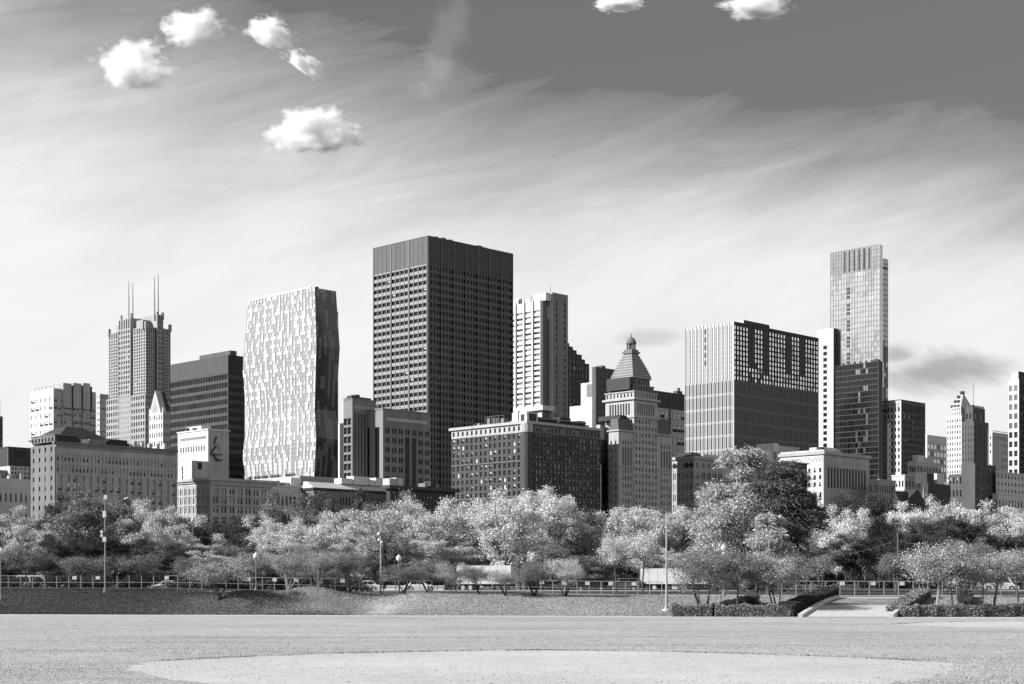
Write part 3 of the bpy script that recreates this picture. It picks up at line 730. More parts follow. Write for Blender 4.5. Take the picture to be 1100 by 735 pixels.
# ---- dark stepped tower
b = Bld('stepped_tower', 'dark tower stepping down to the right behind the white apartment tower', 590, 607, 633, 1100)
wl, wr = b.wl, b.wr; prev = 0
xs = [b.ue(p_) for p_ in (607, 611.5, 615.5, 619.5, 625, 628.5, 633)]; tops = [368, 372, 376, 380.5, 386, 390.5]
for i in range(6):
    zz = b.z(tops[i], xs[i]); v = b.vol(xs[i], xs[i+1], 0, wl, 0, zz, black, .4)
    n = max(1, round((xs[i+1]-xs[i])/3.4)); v.grid('E', 0, zz - 1, n, int(zz/4.6), .5, .5, pb=.1, u0=.4 if i == 0 else 0.01, m=dkbrick); v.plain('E', zz - 1, zz, u0=.4 if i == 0 else .01)
    if i == 0: v.plain('S', 0, zz)
    for j in range(int(zz/4.6)):
        for k_ in range(n):
            if b.rng.random() < .8: v.rbox('E', (xs[i+1]-xs[i])*(k_+.22)/n, (xs[i+1]-xs[i])*(k_+.32)/n, j*4.6 + 1.4, j*4.6 + 3.6, .39, .5, lime, 'window_surround')
b.finish()
b = Bld('blank_block', 'blank white block with a stepped top, left of the pyramid-roofed tower', 612, 640, 652, 790)
wl, wr = b.wl, b.wr; z1 = b.z(434); z2 = b.z(409); v = b.vol(0, wr, 0, wl, 0, z1, white, .3); v.plains(0, z1)
v.rbox('S', .3, wl, b.z(440), b.z(439.4), .28, .32, pale, 'joint')
v = b.vol(3, wr, 4, wl*.72, z1, z2, white, .3, 'upper_block'); v.plains(z1, z2); b.box('roof_void', grey, 2.6, 3.4, 4.5, 8.6, b.z(424), b.z(411)); b.finish()

# ---- round-window block
b = Bld('stone_block', 'stone block with round porthole windows, right of the pyramid-roofed tower', 718, 745.5, 800, 775)
H = b.z(490); wl, wr = b.wl, b.wr; zc = b.z(493); zr = b.z(505); v = b.vol(0, wr, 0, wl, 0, zc, lime, .4)
for f, n in (('S', 6), ('E', 9)):
    v.grid(f, 0, zr, n, 11, .68, .62, pb=.2); v.plain(f, zr, zc)
    W = v.W(f)
    for i in range(n):
        u = v.d + (W - v.d)*(i + .5)/n; zz = (zr + zc)/2 - .2; r = 1.25
        pts = [(u + r*math.cos(2*math.pi*q/14), zz + r*1.15*math.sin(2*math.pi*q/14)) for q in range(14)]
        o = MB()
        if f == 'S': o.poly([(-.03, y_, z_) for y_, z_ in pts])
        else: o.poly([(x_, -.03, z_) for x_, z_ in pts])
        o.build('round_window', glass, b.root)
        v.rbox(f, u - .25, u + .25, 0, zr, .05, .32, lime, 'mullion')
b.slab('cornice', lime, v, zc, H, .8)
b.p('hip_roof', roofd).frustum(2, 16, wl - 13, wl + 3, H, 6, 12, wl - 9, wl - 3, b.z(484))
b.box('roof_room', pale, wr*.3, wr*.8, 4, 9, H, H + 2); b.finish()
b = Bld('banded_block', 'grey banded office block with ribbed dark top, left of the fin-clad box', 690, 700, 745, 1180)
H = b.z(419); v = b.vol(0, b.wr, 0, b.wl, 0, H, grey, .4); zt = b.z(437); v.grid('E', 0, zt, 10, 14, .95, .5, m=lime, pb=1.2); v.grid('S', 0, zt, 4, 14, .95, .5)
v.plain('S', zt, H); v.grid('E', zt, H, 30, 1, .45, .98, m=brown, var='plain'); 
for k_ in (.42, .78): v.rbox('E', b.wr*k_, b.wr*k_ + 1.2, 0, H, .4, .9, brown, 'column')
x = b.ue(730); b.box('roof_room', darkm, x, x + 6, 2, 6, H, H + 2.6); b.box('roof_unit', darkm, x + 2, x + 3.2, 2, 4, H + 2.6, H + 5); b.finish()

# ---- fin-clad box
b = Bld('office_box', 'broad box tower with white fins on its bright side, dark gridded other side', 736, 788, 879.5, 950)
H = b.z(345); zt = b.z(408); wl, wr = b.wl, b.wr
v = b.vol(0, wr, 0, wl, 0, H, mat('fin_concrete', .38, .1, .2, streak=1), .3)
dk = mat('shaded_frame', .04, .2, .3); dk2 = mat('shaded_lower_screen', .12, .3, .8)  # east side tones, darkened to hold its shade in the colour
v.grid('S', zt, H - 2, 13, 11, .17, .9, pb=0, var='plain', vf=lambda i, j: 'plain')
v.plain('S', H - 2, H)
for (a, c_) in ((5, 6),):
    y0_ = v.d + (wl - v.d)*(7.2)/13; y1_ = v.d + (wl - v.d)*(7.8)/13
for j in range(5): v.rbox('S', wl*.55, wl*.595, zt + (H-zt)*(.3 + .135*j), zt + (H-zt)*(.385 + .135*j), .25, .36, black, 'vent')
for j in range(5): v.rbox('S', wl*.075, wl*.095, zt + (H-zt)*(.3 + .135*j), zt + (H-zt)*(.385 + .135*j), .25, .36, black, 'vent')
v.grid('S', 0, zt, 26, 15, .34, .86, pb=0, var='plain', m=mat('lower_concrete', .29, .1, .2, streak=1))
for i in range(14): v.rbox('S', max(.3, v.d + (wl-v.d)*i/13 - .22), min(wl, v.d + (wl-v.d)*i/13 + .22), 0, H, .3, .7, white, 'fin')
for j in range(15): v.rbox('S', .3, wl, zt*j/15 + .2, zt*j/15 + .9, .28, .38, lime, 'spandrel')
sl = [(805, 810.5), (821, 826), (845, 849.5), (860, 864.5)]; nE = 30
slots = set()
for i in range(nE):
    u = v.d + (wr - v.d)*(i + .5)/nE; d = 950 + u*AY; px = 550 + (b.X + u*AX)*FOC/d
    if any(a - .4 < px < c_ + .4 for a, c_ in sl): slots.add(i)
rs = random.Random(3)
def vfE(i, j):
    if i in slots and j > 2: return 'plain'
    if j < 4 and 4 < i < 12 and rs.random() < .5: return 'dim'
    return 'mirror' if rs.random() < .86 else 'grey'
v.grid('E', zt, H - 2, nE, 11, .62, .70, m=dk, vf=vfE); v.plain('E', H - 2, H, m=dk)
for i in slots: v.rbox('E', v.d + (wr-v.d)*i/nE + .2, v.d + (wr-v.d)*(i+1)/nE - .2, zt + (H-zt)*.3, H - 3, .2, .25, black, 'slot_shade_panel')  # black panels paint the shade of the set-back slots
v.grid('E', 0, zt, 46, 15, .5, .8, m=dk2, vf=lambda i, j: 'dim' if rs.random() < .25 else 'plain')
b.box('corner_fin', white, -.3, .5, -.35, .6, 0, H)
xa, xb = b.ue(803), b.ue(831); b.box('penthouse', white, xa, xa + .4, 3, 12, H, b.z(343, xa)); b.box('penthouse', dkbrick, xa + .4, xb, 3, 12, H, b.z(343, xa) - .02)
b.p('mast', grey).tube([(xa + 4, 4, b.z(343, xa)), (xa + 4, 4, b.z(341, xa))], [.2, .1], 5)
b.finish()

# ---- tallest glass tower at right
b = Bld('glass_skyscraper', 'tallest slim glass skyscraper at right with white slab at its side', 892, 945, 954, 1200)
H = b.z(262.5); wl, wr = b.wl, b.wr; zc = b.z(288)
v = b.vol(0, wr*.35, 0, wl, 0, H, glassg, .3)
gl = mat('silver_mullion', .13, .1, .3, rough=.4)
rs = random.Random(11)
def vfS(i, j):  # panel tints by height paint the reflection gradient
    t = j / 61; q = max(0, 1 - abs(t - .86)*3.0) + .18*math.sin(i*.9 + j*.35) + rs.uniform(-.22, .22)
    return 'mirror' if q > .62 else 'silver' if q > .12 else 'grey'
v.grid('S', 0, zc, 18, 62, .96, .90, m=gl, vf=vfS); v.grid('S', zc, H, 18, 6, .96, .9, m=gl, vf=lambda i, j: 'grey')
for i in range(6): v.rbox('S', wl*(.2 + .1*i), wl*(.2 + .1*i) + 1.1, zc + 1, H - 1, .28, .5, black, 'crown_slot')
for j in range(40):
    zz = b.z(476) + (b.z(298) - b.z(476))*j/40; y = b.us(911)
    if j % 4 != 3: v.rbox('S', y - 1.3, y + 1.3, zz, zz + 2.2, .28, .45, black, 'balcony_slot')
v.plain('E', 0, H, m=glassg)
q = b.vol(wr*.35 + .02, wr, 0.0, wl*.8, 0, b.z(279, wr), glassg, .3, 'rear_wing'); q.plain('S', 0, b.z(279, wr)); q.grid('E', 0, b.z(279, wr), 3, 64, .92, .85, m=gl, vf=lambda i, j: 'dim' if (j < 48 and rs.random() < .6) else 'grey')
q.rbox('E', 0.3, q.W('E') - .3, b.z(287), b.z(285.5), .28, .45, black, 'sky_slot')
# white slab in front of the south face
k0 = b.us(899); k1 = b.us(884)
q = b.vol(-5, -.02, wl - 6, wl + 9, 0, b.z(347), white, .4, 'side_slab'); q.plain('E', 0, b.z(347), m=darkm); zq = b.z(347)
W = q.W('S'); q.plain('S', 0, zq, W*.62, W); q.plain('S', 0, zq, .4, W*.38); q.grid('S', 0, zq - 12, 1, 40, .96, .62, u0=W*.38, u1=W*.62, var='plain'); q.plain('S', zq - 12, zq, W*.38, W*.62)
b.finish()

b = Bld('shade_block', 'added dark block for the shade over the lower half of the tallest glass skyscraper', 897, 944, 953, 1150)
wl, wr = b.wl, b.wr; H = b.z(388); rs = random.Random(21)  # stand-in block: lower-half shade of the glass skyscraper built as a shape
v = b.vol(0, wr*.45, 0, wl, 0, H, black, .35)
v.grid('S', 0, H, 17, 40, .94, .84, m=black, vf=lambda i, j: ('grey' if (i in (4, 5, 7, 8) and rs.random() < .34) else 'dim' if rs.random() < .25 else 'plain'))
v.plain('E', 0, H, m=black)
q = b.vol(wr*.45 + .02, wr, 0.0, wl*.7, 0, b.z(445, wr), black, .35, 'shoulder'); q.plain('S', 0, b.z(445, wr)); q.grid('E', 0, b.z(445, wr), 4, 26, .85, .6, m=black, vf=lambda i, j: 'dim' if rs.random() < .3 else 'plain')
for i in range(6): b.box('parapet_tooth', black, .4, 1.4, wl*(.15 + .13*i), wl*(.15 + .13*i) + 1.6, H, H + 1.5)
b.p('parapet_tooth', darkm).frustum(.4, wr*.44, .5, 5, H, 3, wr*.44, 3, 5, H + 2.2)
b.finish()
b = Bld('office_slab', 'pale banded slab glimpsed between the fin-clad box and tallest glass skyscraper', 876, 879, 893, 1500)
H = b.z(438); v = b.vol(0, b.wr, 0, b.wl, 0, H, lime, .4); v.plain('S', 0, H); v.grid('E', 0, H, 7, 26, .9, .5, m=lime, pb=1.0); b.p('roof', grey).prism([(0, H), (b.wr, H), (b.wr, H + 9)], .5, b.wl, 'y'); b.finish()

# ---- colonnaded stone block
b = Bld('colonnaded_block', 'pale stone block with dark columned bays and zigzag frieze, below the dark shade block', 838, 885, 934, 850)
H = b.z(484.5); wl, wr = b.wl, b.wr; zc = b.z(488); v = b.vol(0, wr, 0, wl, 0, zc, lime, .6)
za, zb = b.z(501), b.z(524)
v.grid('S', 0, zb, 9, 6, .45, .5, m=white); v.grid('S', zb, za, 8, 3, .42, .62, m=white, pb=.2); v.plain('S', za, zc, m=white)
v.rbox('S', wl*.5, wl*.68, zb, za - 1, .58, .64, black, 'dark_bay')
v.plain('E', 0, zb); v.grid('E', zb, za, 13, 1, .6, .96, u0=3, u1=wr - 3, var='plain'); v.plain('E', zb, za, .6, 3); v.plain('E', zb, za, wr - 3, wr); v.plain('E', za, zc)
for i in range(26):
    u = 2 + (wr - 4)*i/26; zz = (za + zc)/2
    b.p('frieze', pale).quad((u, -.05, zz + (1.1 if i % 2 else -.9)), (u + (wr-4)/26, -.05, zz + (-.9 if i % 2 else 1.1)), (u + (wr-4)/26, -.05, zz + (.3 if i % 2 else 2.3)), (u, -.05, zz + (2.3 if i % 2 else .3)))
    u2 = .6 + (wl-2)*i/26
    b.p('frieze', lime).quad((-.05, u2, zz + (1.1 if i % 2 else -.9)), (-.05, u2 + (wl-4)/26, zz + (-.9 if i % 2 else 1.1)), (-.05, u2 + (wl-4)/26, zz + (.3 if i % 2 else 2.3)), (-.05, u2, zz + (2.3 if i % 2 else .3)))
b.slab('cornice', lime, v, zc, H, .9); b.box('parapet', white, .2, .8, 0.2, wl, H, H + .8)
x = b.ue(893); b.box('penthouse', white, x, x + 13, 5, 14, H, b.z(479.5, x)); b.box('penthouse', lime, x + 13, x + 17, 5, 14, H, b.z(481, x)); b.box('roof_unit', black, 2, 5, 3, 6, H, H + 2.5)
b.finish()
b = Bld('low_block', 'flat-roofed white block with blank penthouses behind the dark evergreen tree', 770, 814, 866, 900)
H = b.z(496); v = b.vol(0, b.wr, 0, b.wl, 0, H, pale, .4); v.grid('S', 0, H, 8, 9, .5, .5, m=white); v.grid('E', 0, H, 12, 9, .55, .5, pb=.3)
b.box('penthouse', white, 1, 16, 2, 26, H, b.z(481.5)); b.box('penthouse', pale, 16.02, 26, 2, 20, H, b.z(483)); b.box('penthouse', white, b.ue(834), b.ue(834) + 5, 2, 14, H, b.z(476, 20)); b.box('penthouse', pale, b.ue(834) + 5.02, b.ue(862), 2, 14, H, b.z(478, 20))
b.box('roof_canopy', white, b.ue(820), b.ue(850), -2, 1, H + 1, H + 1.6); b.finish()
b = Bld('office_block', 'small banded office block with a pale gridded end, behind the dark evergreen tree', 818, 838, 867, 760)
H = b.z(496); v = b.vol(0, b.wr, 0, b.wl, 0, H, grey, .4); v.grid('S', 0, H, 6, 16, .7, .6, m=white, pb=.5); v.grid('E', 0, H - 3, 10, 12, .95, .55, m=lime, pb=.0); v.plain('E', H - 3, H, m=brown)
b.slab('roof_slab', white, v, H, H + .5, 1); b.finish()

# ---- white-edged dark slab
b = Bld('dark_slab', 'dark slab tower with one bright gridded edge, right of the dark shade block', 952.5, 968, 994, 1200)
H = b.z(430); wl, wr = b.wl, b.wr; v = b.vol(0, wr, 0, wl, 0, H, white, .5); zt = b.z(443)
v.grid('S', 0, zt, 4, 26, .5, .55, m=white, pb=.05); v.grid('S', zt, H - 1, 4, 1, .5, .8, m=pale, var='half'); v.plain('S', H - 1, H)
v.grid('E', 0, zt, 11, 28, .6, .6, m=brown, pb=.15); v.grid('E', zt, H - 2, 11, 1, .5, .85, m=brown, var='plain'); v.plain('E', H - 2, H, m=brown); b.slab('coping', brown, v, H, H + .6, .2); b.finish()
b = Bld('stone_slab', 'thin pale stone tower wedged left of the white-edged dark slab', 944, 951, 957, 1160)
H = b.z(454); v = b.vol(0, b.wr, 0, b.wl, 0, H, pale, .4); v.plain('S', 0, H, m=white); v.grid('E', 0, H, 2, 24, .4, .5, m=pale); b.finish()

# ---- low cluster at right
def simple(name, label, xl, xc, xr, Z, top, wall, ws=None, nS=4, nE=6, nz=6, fw=.55, fh=.55, pb=.2, cornice=True):
    b = Bld(name, label, xl, xc, xr, Z); H = b.z(top); v = b.vol(0, b.wr, 0, b.wl, 0, H, wall, .4)
    v.grid('S', 0, H - 1, nS, nz, fw, fh, m=ws or wall, pb=pb); v.plain('S', H - 1, H, m=ws or wall); v.grid('E', 0, H - 1, nE, nz, fw, fh, pb=pb); v.plain('E', H - 1, H)
    if cornice: b.slab('cornice', ws or wall, v, H, H + .6, .35)
    b._H = H; b._v = v; return b
b = simple('stone_block', 'low pale block with tall narrow windows, right of the colonnaded block', 933, 944, 962, 860, 516, lime, pale, 5, 7, 8, .5, .62); b.box('roof_unit', grey, 2, 5, 2, 5, b._H + .6, b._H + 2.4); b.finish()
b = simple('stone_block', 'low white block with square windows at the foot of the white-edged slab', 958, 972, 992, 930, 511, lime, white, 4, 6, 9, .5, .5); b.finish()
b = simple('office_block', 'white stepped office block with ribbon windows, right of the white-edged slab', 975, 984, 1011, 1000, 495, pale, white, 4, 8, 10, .8, .45, .4, False)
b.box('upper_block', white, 6, 14, 2, b.wl, b._H, b.z(488)); b.box('upper_block', pale, 14.02, 26, 2, b.wl, b._H, b.z(490)); b.finish()
b = Bld('church', 'dark church with a steep gabled roof and small spires above the treetops at right', 955, 968, 996, 780)
H = b.z(543); v = b.vol(0, b.wr, 0, b.wl, 0, H, black, .4); v.plains(0, H); b.p('roof', roofd).prism([(-.4, H), (b.wl + .4, H), (b.wl/2, b.z(527))], -.4, b.wr*.55, 'x'); b.p('roof', roofd).prism([(0, H), (b.wr + .4, H), (b.wr*.6, b.z(524))], -.4, b.wl, 'y')
b.p('spire', grey).frustum(b.wr*.85, b.wr*.85 + 2.4, -.8, 1.6, 0, b.wr*.85 + .6, b.wr*.85 + 1.8, 0.0, 1.0, b.z(537)); b.p('spire', grey).frustum(b.wr*.85 + .3, b.wr*.85 + 2.1, -.3, 1.3, b.z(537), b.wr*.85 + 1.15, b.wr*.85 + 1.25, .45, .55, b.z(521)); b.finish()
b = Bld('dark_block', 'black flat-topped block just left of the dark brick tower with flagpole', 990, 997, 1021, 850)
H = b.z(519); v = b.vol(0, b.wr, 0, b.wl, 0, H, dkbrick, .4); v.plains(0, H); b.box('upper_block', dkbrick, 0.5, 8, 1, 8, H, b.z(508)); b.box('roof_room', white, b.ue(1010), b.ue(1018), 2, 5, H, b.z(507)); b.finish()
b = Bld('glass_block', 'broad pale block with long horizontal glass bands, behind the gothic white tower', 986, 996, 1024, 1450)
H = b.z(467); v = b.vol(0, b.wr, 0, b.wl, 0, H, white, .4); v.grid('E', 0, H - 7, 8, 20, .97, .6, m=pale, vf=lambda i, j: 'grey' if (i + j*3) % 5 else 'plain'); v.plain('E', H - 7, H, m=white); v.plain('S', 0, H); b.finish()

b = Bld('gothic_tower', 'white gothic tower with a pointed pyramid top, behind the dark brick tower', 1017, 1033, 1048, 1300)
wl, wr = b.wl, b.wr; H = b.z(446); v = b.vol(0, wr, 0, wl, 0, H, white, .4); v.grid('S', 0, H - 2, 6, 30, .42, .5, pb=.05); v.plain('S', H - 2, H); v.grid('E', 0, H - 2, 6, 30, .42, .5, m=grey, pb=.05); v.plain('E', H - 2, H, m=grey)
z2 = b.z(437); v = b.vol(1.5, wr - 1.5, 1.5, wl - 4, H, z2, white, .4, 'upper_block'); v.grid('S', H, z2, 4, 2, .4, .6); v.plain('E', H, z2, m=grey)
b.p('pyramid_roof', pale).frustum(1.5, wr - 1.5, 1.5, wl - 4, z2, wr/2 - 1, wr/2 + 1, wl/2 - 2.2, wl/2 + .2, b.z(422))
for i in range(3):
    for j in range(3 - i): b.box('dormer', darkm, 1.6 + i*2.6, 3.4 + i*2.6, 3.5 + i*1.6 + j*wl*.22, 5.0 + i*1.6 + j*wl*.22, z2 + i*4.2, z2 + i*4.2 + 2.2)
b.box('lantern', dkbrick, wr/2 - 1.4, wr/2 + 1.4, wl/2 - 2.4, wl/2 + .4, b.z(422), b.z(418.5)); b.finish()

b = Bld('brick_tower', 'dark brick tower with stepped shoulders and tall flagpole near the right edge', 1033, 1046, 1062, 900)
wl, wr = b.wl, b.wr; z1 = b.z(452); z2 = b.z(437); v = b.vol(0, wr, 0, wl, 0, z1, brown, .4)
for f, n in (('S', 4), ('E', 5)): v.grid(f, 0, z1 - 2, n, 26, .24, .42, pb=.05); v.plain(f, z1 - 2, z1)
v.rbox('E', wr - 2, wr, 0, z1 - 3, .4, .5, lime, 'corner_quoin')
u = b.vol(1.6, wr - 1.6, 1.4, wl - 1.4, z1, z2, brown, .4, 'upper_block'); u.grid('S', z1, z2 - 2, 2, 1, .5, .5); u.grid('E', z1, z2 - 2, 2, 1, .5, .5); u.plains(z2 - 2, z2)
for i in range(4):
    b.box('parapet_tooth', brown, 1.7, 2.7, 1.6 + i*(wl - 4.4)/3.6, 2.8 + i*(wl - 4.4)/3.6, z2, z2 + 1.3); b.box('parapet_tooth', brown, 2.8 + i*(wr - 5)/3.6, 4.2 + i*(wr - 5)/3.6, 1.5, 2.5, z2, z2 + 1.3)
b.p('flagpole', grey).tube([(wr*.3, 3, z2), (wr*.3, 3, b.z(410))], [.22, .12], 6)
zb = b.z(499); w2 = b.vol(-6, wr + 1, -4, wl*.6, 0, zb, brown, .4, 'lower_block'); w2.plain('S', 0, zb); w2.grid('E', 0, zb, 4, 12, .25, .42)
w3 = b.vol(-4, -.05 , wl*.6 + .05, wl + 6, 0, b.z(509), brown, .4, 'lower_block'); w3.grid('S', 0, b.z(509), 4, 9, .4, .5); w3.plain('E', 0, b.z(509))
w4 = b.vol(wr + 1.05, b.ue(1069), -3, wl*.5, 0, b.z(506), brown, .4, 'lower_block'); w4.grid('E', 0, b.z(506), 3, 10, .3, .45, pb=.3); w4.plain('S', 0, b.z(506)); b.finish()
b = simple('office_block', 'pale block with a blank shaded panel, behind the dark brick flagpole tower', 1056, 1066, 1086, 1300, 465, pale, white, 3, 8, 22, .4, .5, .1); x = b.ue(1068)
b._v.rbox('E', 0.6, b.ue(1076), b.z(530), b.z(472), .38, .5, lime, 'blank_panel'); b.box('roof_rail', darkm, .1, b.wr, -.3, -.1, b._H + 1.4, b._H + 1.9); b.finish()
b = simple('low_block', 'ornate low white block in front of the right edge tower', 1066, 1072, 1112, 900, 531, white, white, 3, 12, 6, .45, .55, .3)
u = b.vol(4, b.wr - 8, 3, b.wl, b._H + .6, b.z(508, 10), white, .4, 'upper_block'); u.plain('S', b._H + .6, b.z(508, 10)); u.grid('E', b._H + .6, b.z(508, 10), 8, 3, .42, .5); b.slab('cornice', white, u, u.z1, u.z1 + .8, .6); b.finish()
b = Bld('tower', 'bright-edged tower cut by the right edge of the photo', 1083, 1094.5, 1122, 1100)
H = b.z(407); wl, wr = b.wl, b.wr; v = b.vol(0, wr, 0, wl, 0, H, white, .4); v.grid('S', 0, H - 3, 2, 22, .66, .62, m=white, vf=lambda i, j: 'grey' if j > 16 else 'sash'); v.plain('S', H - 3, H)
v.grid('E', 0, H - 2, 14, 34, .5, .6, m=dkbrick, pb=.2); v.plain('E', H - 2, H, m=dkbrick); u = b.vol(4, wr, 2, wl, H, b.z(398), dkbrick, .4, 'upper_block'); u.grid('E', H, b.z(398), 10, 2, .5, .7); u.plain('S', H, b.z(398), m=pale); b.finish()
# ================================================================== SKY, SUN, CAMERA
EXPO = 0.85
scene.render.engine = 'CYCLES'
scene.view_settings.view_transform = 'Standard'; scene.view_settings.look = 'None'
scene.view_settings.gamma = 1.0; scene.view_settings.use_curve_mapping = False
scene.view_settings.exposure = EXPO
scene.cycles.use_denoising = True
scene.cycles.max_bounces = 6; scene.cycles.diffuse_bounces = 2; scene.cycles.glossy_bounces = 3
scene.cycles.transparent_max_bounces = 6; scene.cycles.volume_bounces = 10
cam = bpy.data.cameras.new('camera'); cam.sensor_width = 36.0; cam.lens = FOC / 1100 * 36
cam.shift_y = (HZ - 367.5) / 1100; cam.clip_end = 40000; cam.clip_start = 0.5
co = bpy.data.objects.new('camera', cam); col.objects.link(co); co.location = (0, 0, EYE); co.rotation_euler = (R(90), 0, 0)
scene.camera = co

sd = Vector((math.sin(SUN_AZ)*math.cos(SUN_EL), math.cos(SUN_AZ)*math.cos(SUN_EL), math.sin(SUN_EL)))
sl_ = bpy.data.lights.new('sun', 'SUN'); sl_.energy = 5.0; sl_.angle = R(0.5); sl_.color = (1.0, 0.99, 0.975)
so = bpy.data.objects.new('sun', sl_); col.objects.link(so); so.rotation_euler = (-sd).to_track_quat('-Z', 'Y').to_euler(); so.location = (-60, -20, 80)

w = bpy.data.worlds.new('World'); scene.world = w; w.use_nodes = True
nt = w.node_tree; nt.nodes.clear(); N = nt.nodes.new; L = nt.links.new
def math_(op, a=None, b_=None, c=None, clamp=False):
    n = N('ShaderNodeMath'); n.operation = op; n.use_clamp = clamp
    for i, q in enumerate((a, b_, c)):
        if q is None: continue
        if isinstance(q, (int, float)): n.inputs[i].default_value = q
        else: L(q, n.inputs[i])
    return n.outputs[0]
def ramp(x, a, b_, c=0.0, d=1.0, smooth=False):
    n = N('ShaderNodeMapRange'); L(x, n.inputs[0])
    if smooth: n.interpolation_type = 'SMOOTHSTEP'
    for i, q in enumerate((a, b_, c, d)):
        n.inputs[i+1].default_value = q
    return n.outputs[0]
out = N('ShaderNodeOutputWorld'); bg = N('ShaderNodeBackground'); bg.inputs[1].default_value = 0.1; L(bg.outputs[0], out.inputs[0])
sky = N('ShaderNodeTexSky'); sky.sky_type = 'NISHITA'; sky.sun_disc = False; sky.sun_elevation = SUN_EL; sky.sun_rotation = SUN_AZ
sky.dust_density = 0.6
bw = N('ShaderNodeRGBToBW'); L(sky.outputs[0], bw.inputs[0])
tc = N('ShaderNodeTexCoord'); sp = N('ShaderNodeSeparateXYZ'); L(tc.outputs['Generated'], sp.inputs[0])
az = math_('ARCTAN2', sp.outputs[0], sp.outputs[1]); el = math_('ARCSINE', sp.outputs[2])
# streak noise in azimuth / elevation, sheared so the streaks climb to the right
def noise(sx, sy, shear, scale, detail=8, rough=0.6, off=0.0, dist=0.0):
    cb = N('ShaderNodeCombineXYZ')
    y = math_('SUBTRACT', el, math_('MULTIPLY', az, shear))
    L(math_('MULTIPLY', az, sx), cb.inputs[0]); L(math_('MULTIPLY', y, sy), cb.inputs[1]); cb.inputs[2].default_value = off
    n = N('ShaderNodeTexNoise'); n.inputs['Scale'].default_value = scale; n.inputs['Detail'].default_value = detail; n.inputs['Roughness'].default_value = rough
    n.inputs['Distortion'].default_value = dist
    L(cb.outputs[0], n.inputs['Vector']); return n.outputs[0]
n1 = noise(1.0, 5.5, 0.22, 5.5, 12, 0.68, 2.3, 0.5)
n2 = noise(1.6, 5.5, 0.30, 9.0, 7, 0.55, 7.7, 0.15)
n3 = noise(1.0, 2.6, 0.6, 4.0, 6, 0.6, 12.1)
azc = math_('MAXIMUM', math_('MINIMUM', az, 0.36), -0.5)
edge = math_('SUBTRACT', 0.317, math_('MULTIPLY', azc, 0.125))
edge = math_('ADD', edge, math_('MULTIPLY', math_('POWER', math_('MAXIMUM', math_('MULTIPLY', azc, -1.0), 0.0), 1.5), 0.38))
# veil raised in the unseen sky behind and right, added to brighten east faces
edge = math_('ADD', edge, ramp(math_('COSINE', math_('SUBTRACT', az, 1.9)), 0.25, 0.85, 0.0, 0.42, True))
t = math_('SUBTRACT', edge, el)
t = math_('DIVIDE', t, ramp(az, -0.25, 0.12, 1.75, 0.9))
t = math_('ADD', t, math_('MULTIPLY', math_('SUBTRACT', n1, 0.5), 0.07))
t = math_('ADD', t, math_('MULTIPLY', math_('SUBTRACT', n2, 0.5), 0.010))
cr = N('ShaderNodeValToRGB'); L(ramp(t, 0.0, 0.13), cr.inputs[0])
E = cr.color_ramp; E.elements[0].position = 0.0; E.elements[0].color = (0, 0, 0, 1)
E.elements[1].position = 1.0; E.elements[1].color = (1, 1, 1, 1)
for p_, v_ in ((0.03, 0.06), (0.2, 0.21), (0.42, 0.50), (0.62, 0.78), (0.82, 0.95)):
    e = E.elements.new(p_); e.color = (v_, v_, v_, 1)
cov = cr.outputs[0]
cov = math_('ADD', cov, math_('MULTIPLY', math_('SUBTRACT', n3, 0.5), math_('MULTIPLY', ramp(t, 0.0, 0.06), 0.55)), None, True)
# small wisp near the top
def blob(a0, e0, ra, re, nz_, k=1.0, na=-1.8, lean=0.0):
    da = math_('DIVIDE', math_('SUBTRACT', math_('SUBTRACT', az, a0), math_('MULTIPLY', math_('SUBTRACT', el, e0), lean)), ra); de = math_('DIVIDE', math_('SUBTRACT', el, e0), re)
    r = math_('SQRT', math_('ADD', math_('MULTIPLY', da, da), math_('MULTIPLY', de, de)))
    return ramp(math_('ADD', r, math_('MULTIPLY', math_('SUBTRACT', nz_, 0.5), na)), 1.0, 0.25, 0.0, k, True)
n4 = noise(1.0, 1.4, -0.5, 22.0, 8, 0.6, 3.3)
cov = math_('ADD', cov, math_('MULTIPLY', blob(-0.044, 0.330, 0.017, 0.034, n4, 1.0, -2.6, 0.45), 0.11), None, True)
n5 = noise(1.0, 2.0, -0.2, 16.0, 8, 0.55, 9.1, 0.3)
grey_ = math_('MAXIMUM', blob(0.262, 0.131, 0.05, 0.016, n5), math_('MAXIMUM', blob(0.085, 0.156, 0.028, 0.007, n5, 0.4), blob(0.238, 0.142, 0.02, 0.009, n5, 0.8)))
K = 10.0 / (2 ** EXPO)
SKY_GAIN = 0.6
base = math_('MULTIPLY', bw.outputs[0], SKY_GAIN)
base = math_('ADD', math_('MULTIPLY', base, 0.35), 0.148 * K * 0.65)
wh = math_('MULTIPLY', math_('ADD', 0.905, math_('MULTIPLY', math_('SUBTRACT', n2, 0.5), 0.14)), K)
wh = math_('MULTIPLY', wh, math_('SUBTRACT', 1.0, math_('MULTIPLY', grey_, 0.5)))
val = math_('ADD', math_('MULTIPLY', base, math_('SUBTRACT', 1.0, cov)), math_('MULTIPLY', wh, cov))
cbc = N('ShaderNodeCombineColor'); 
for i in range(3): L(val, cbc.inputs[i])
L(cbc.outputs[0], bg.inputs[0])
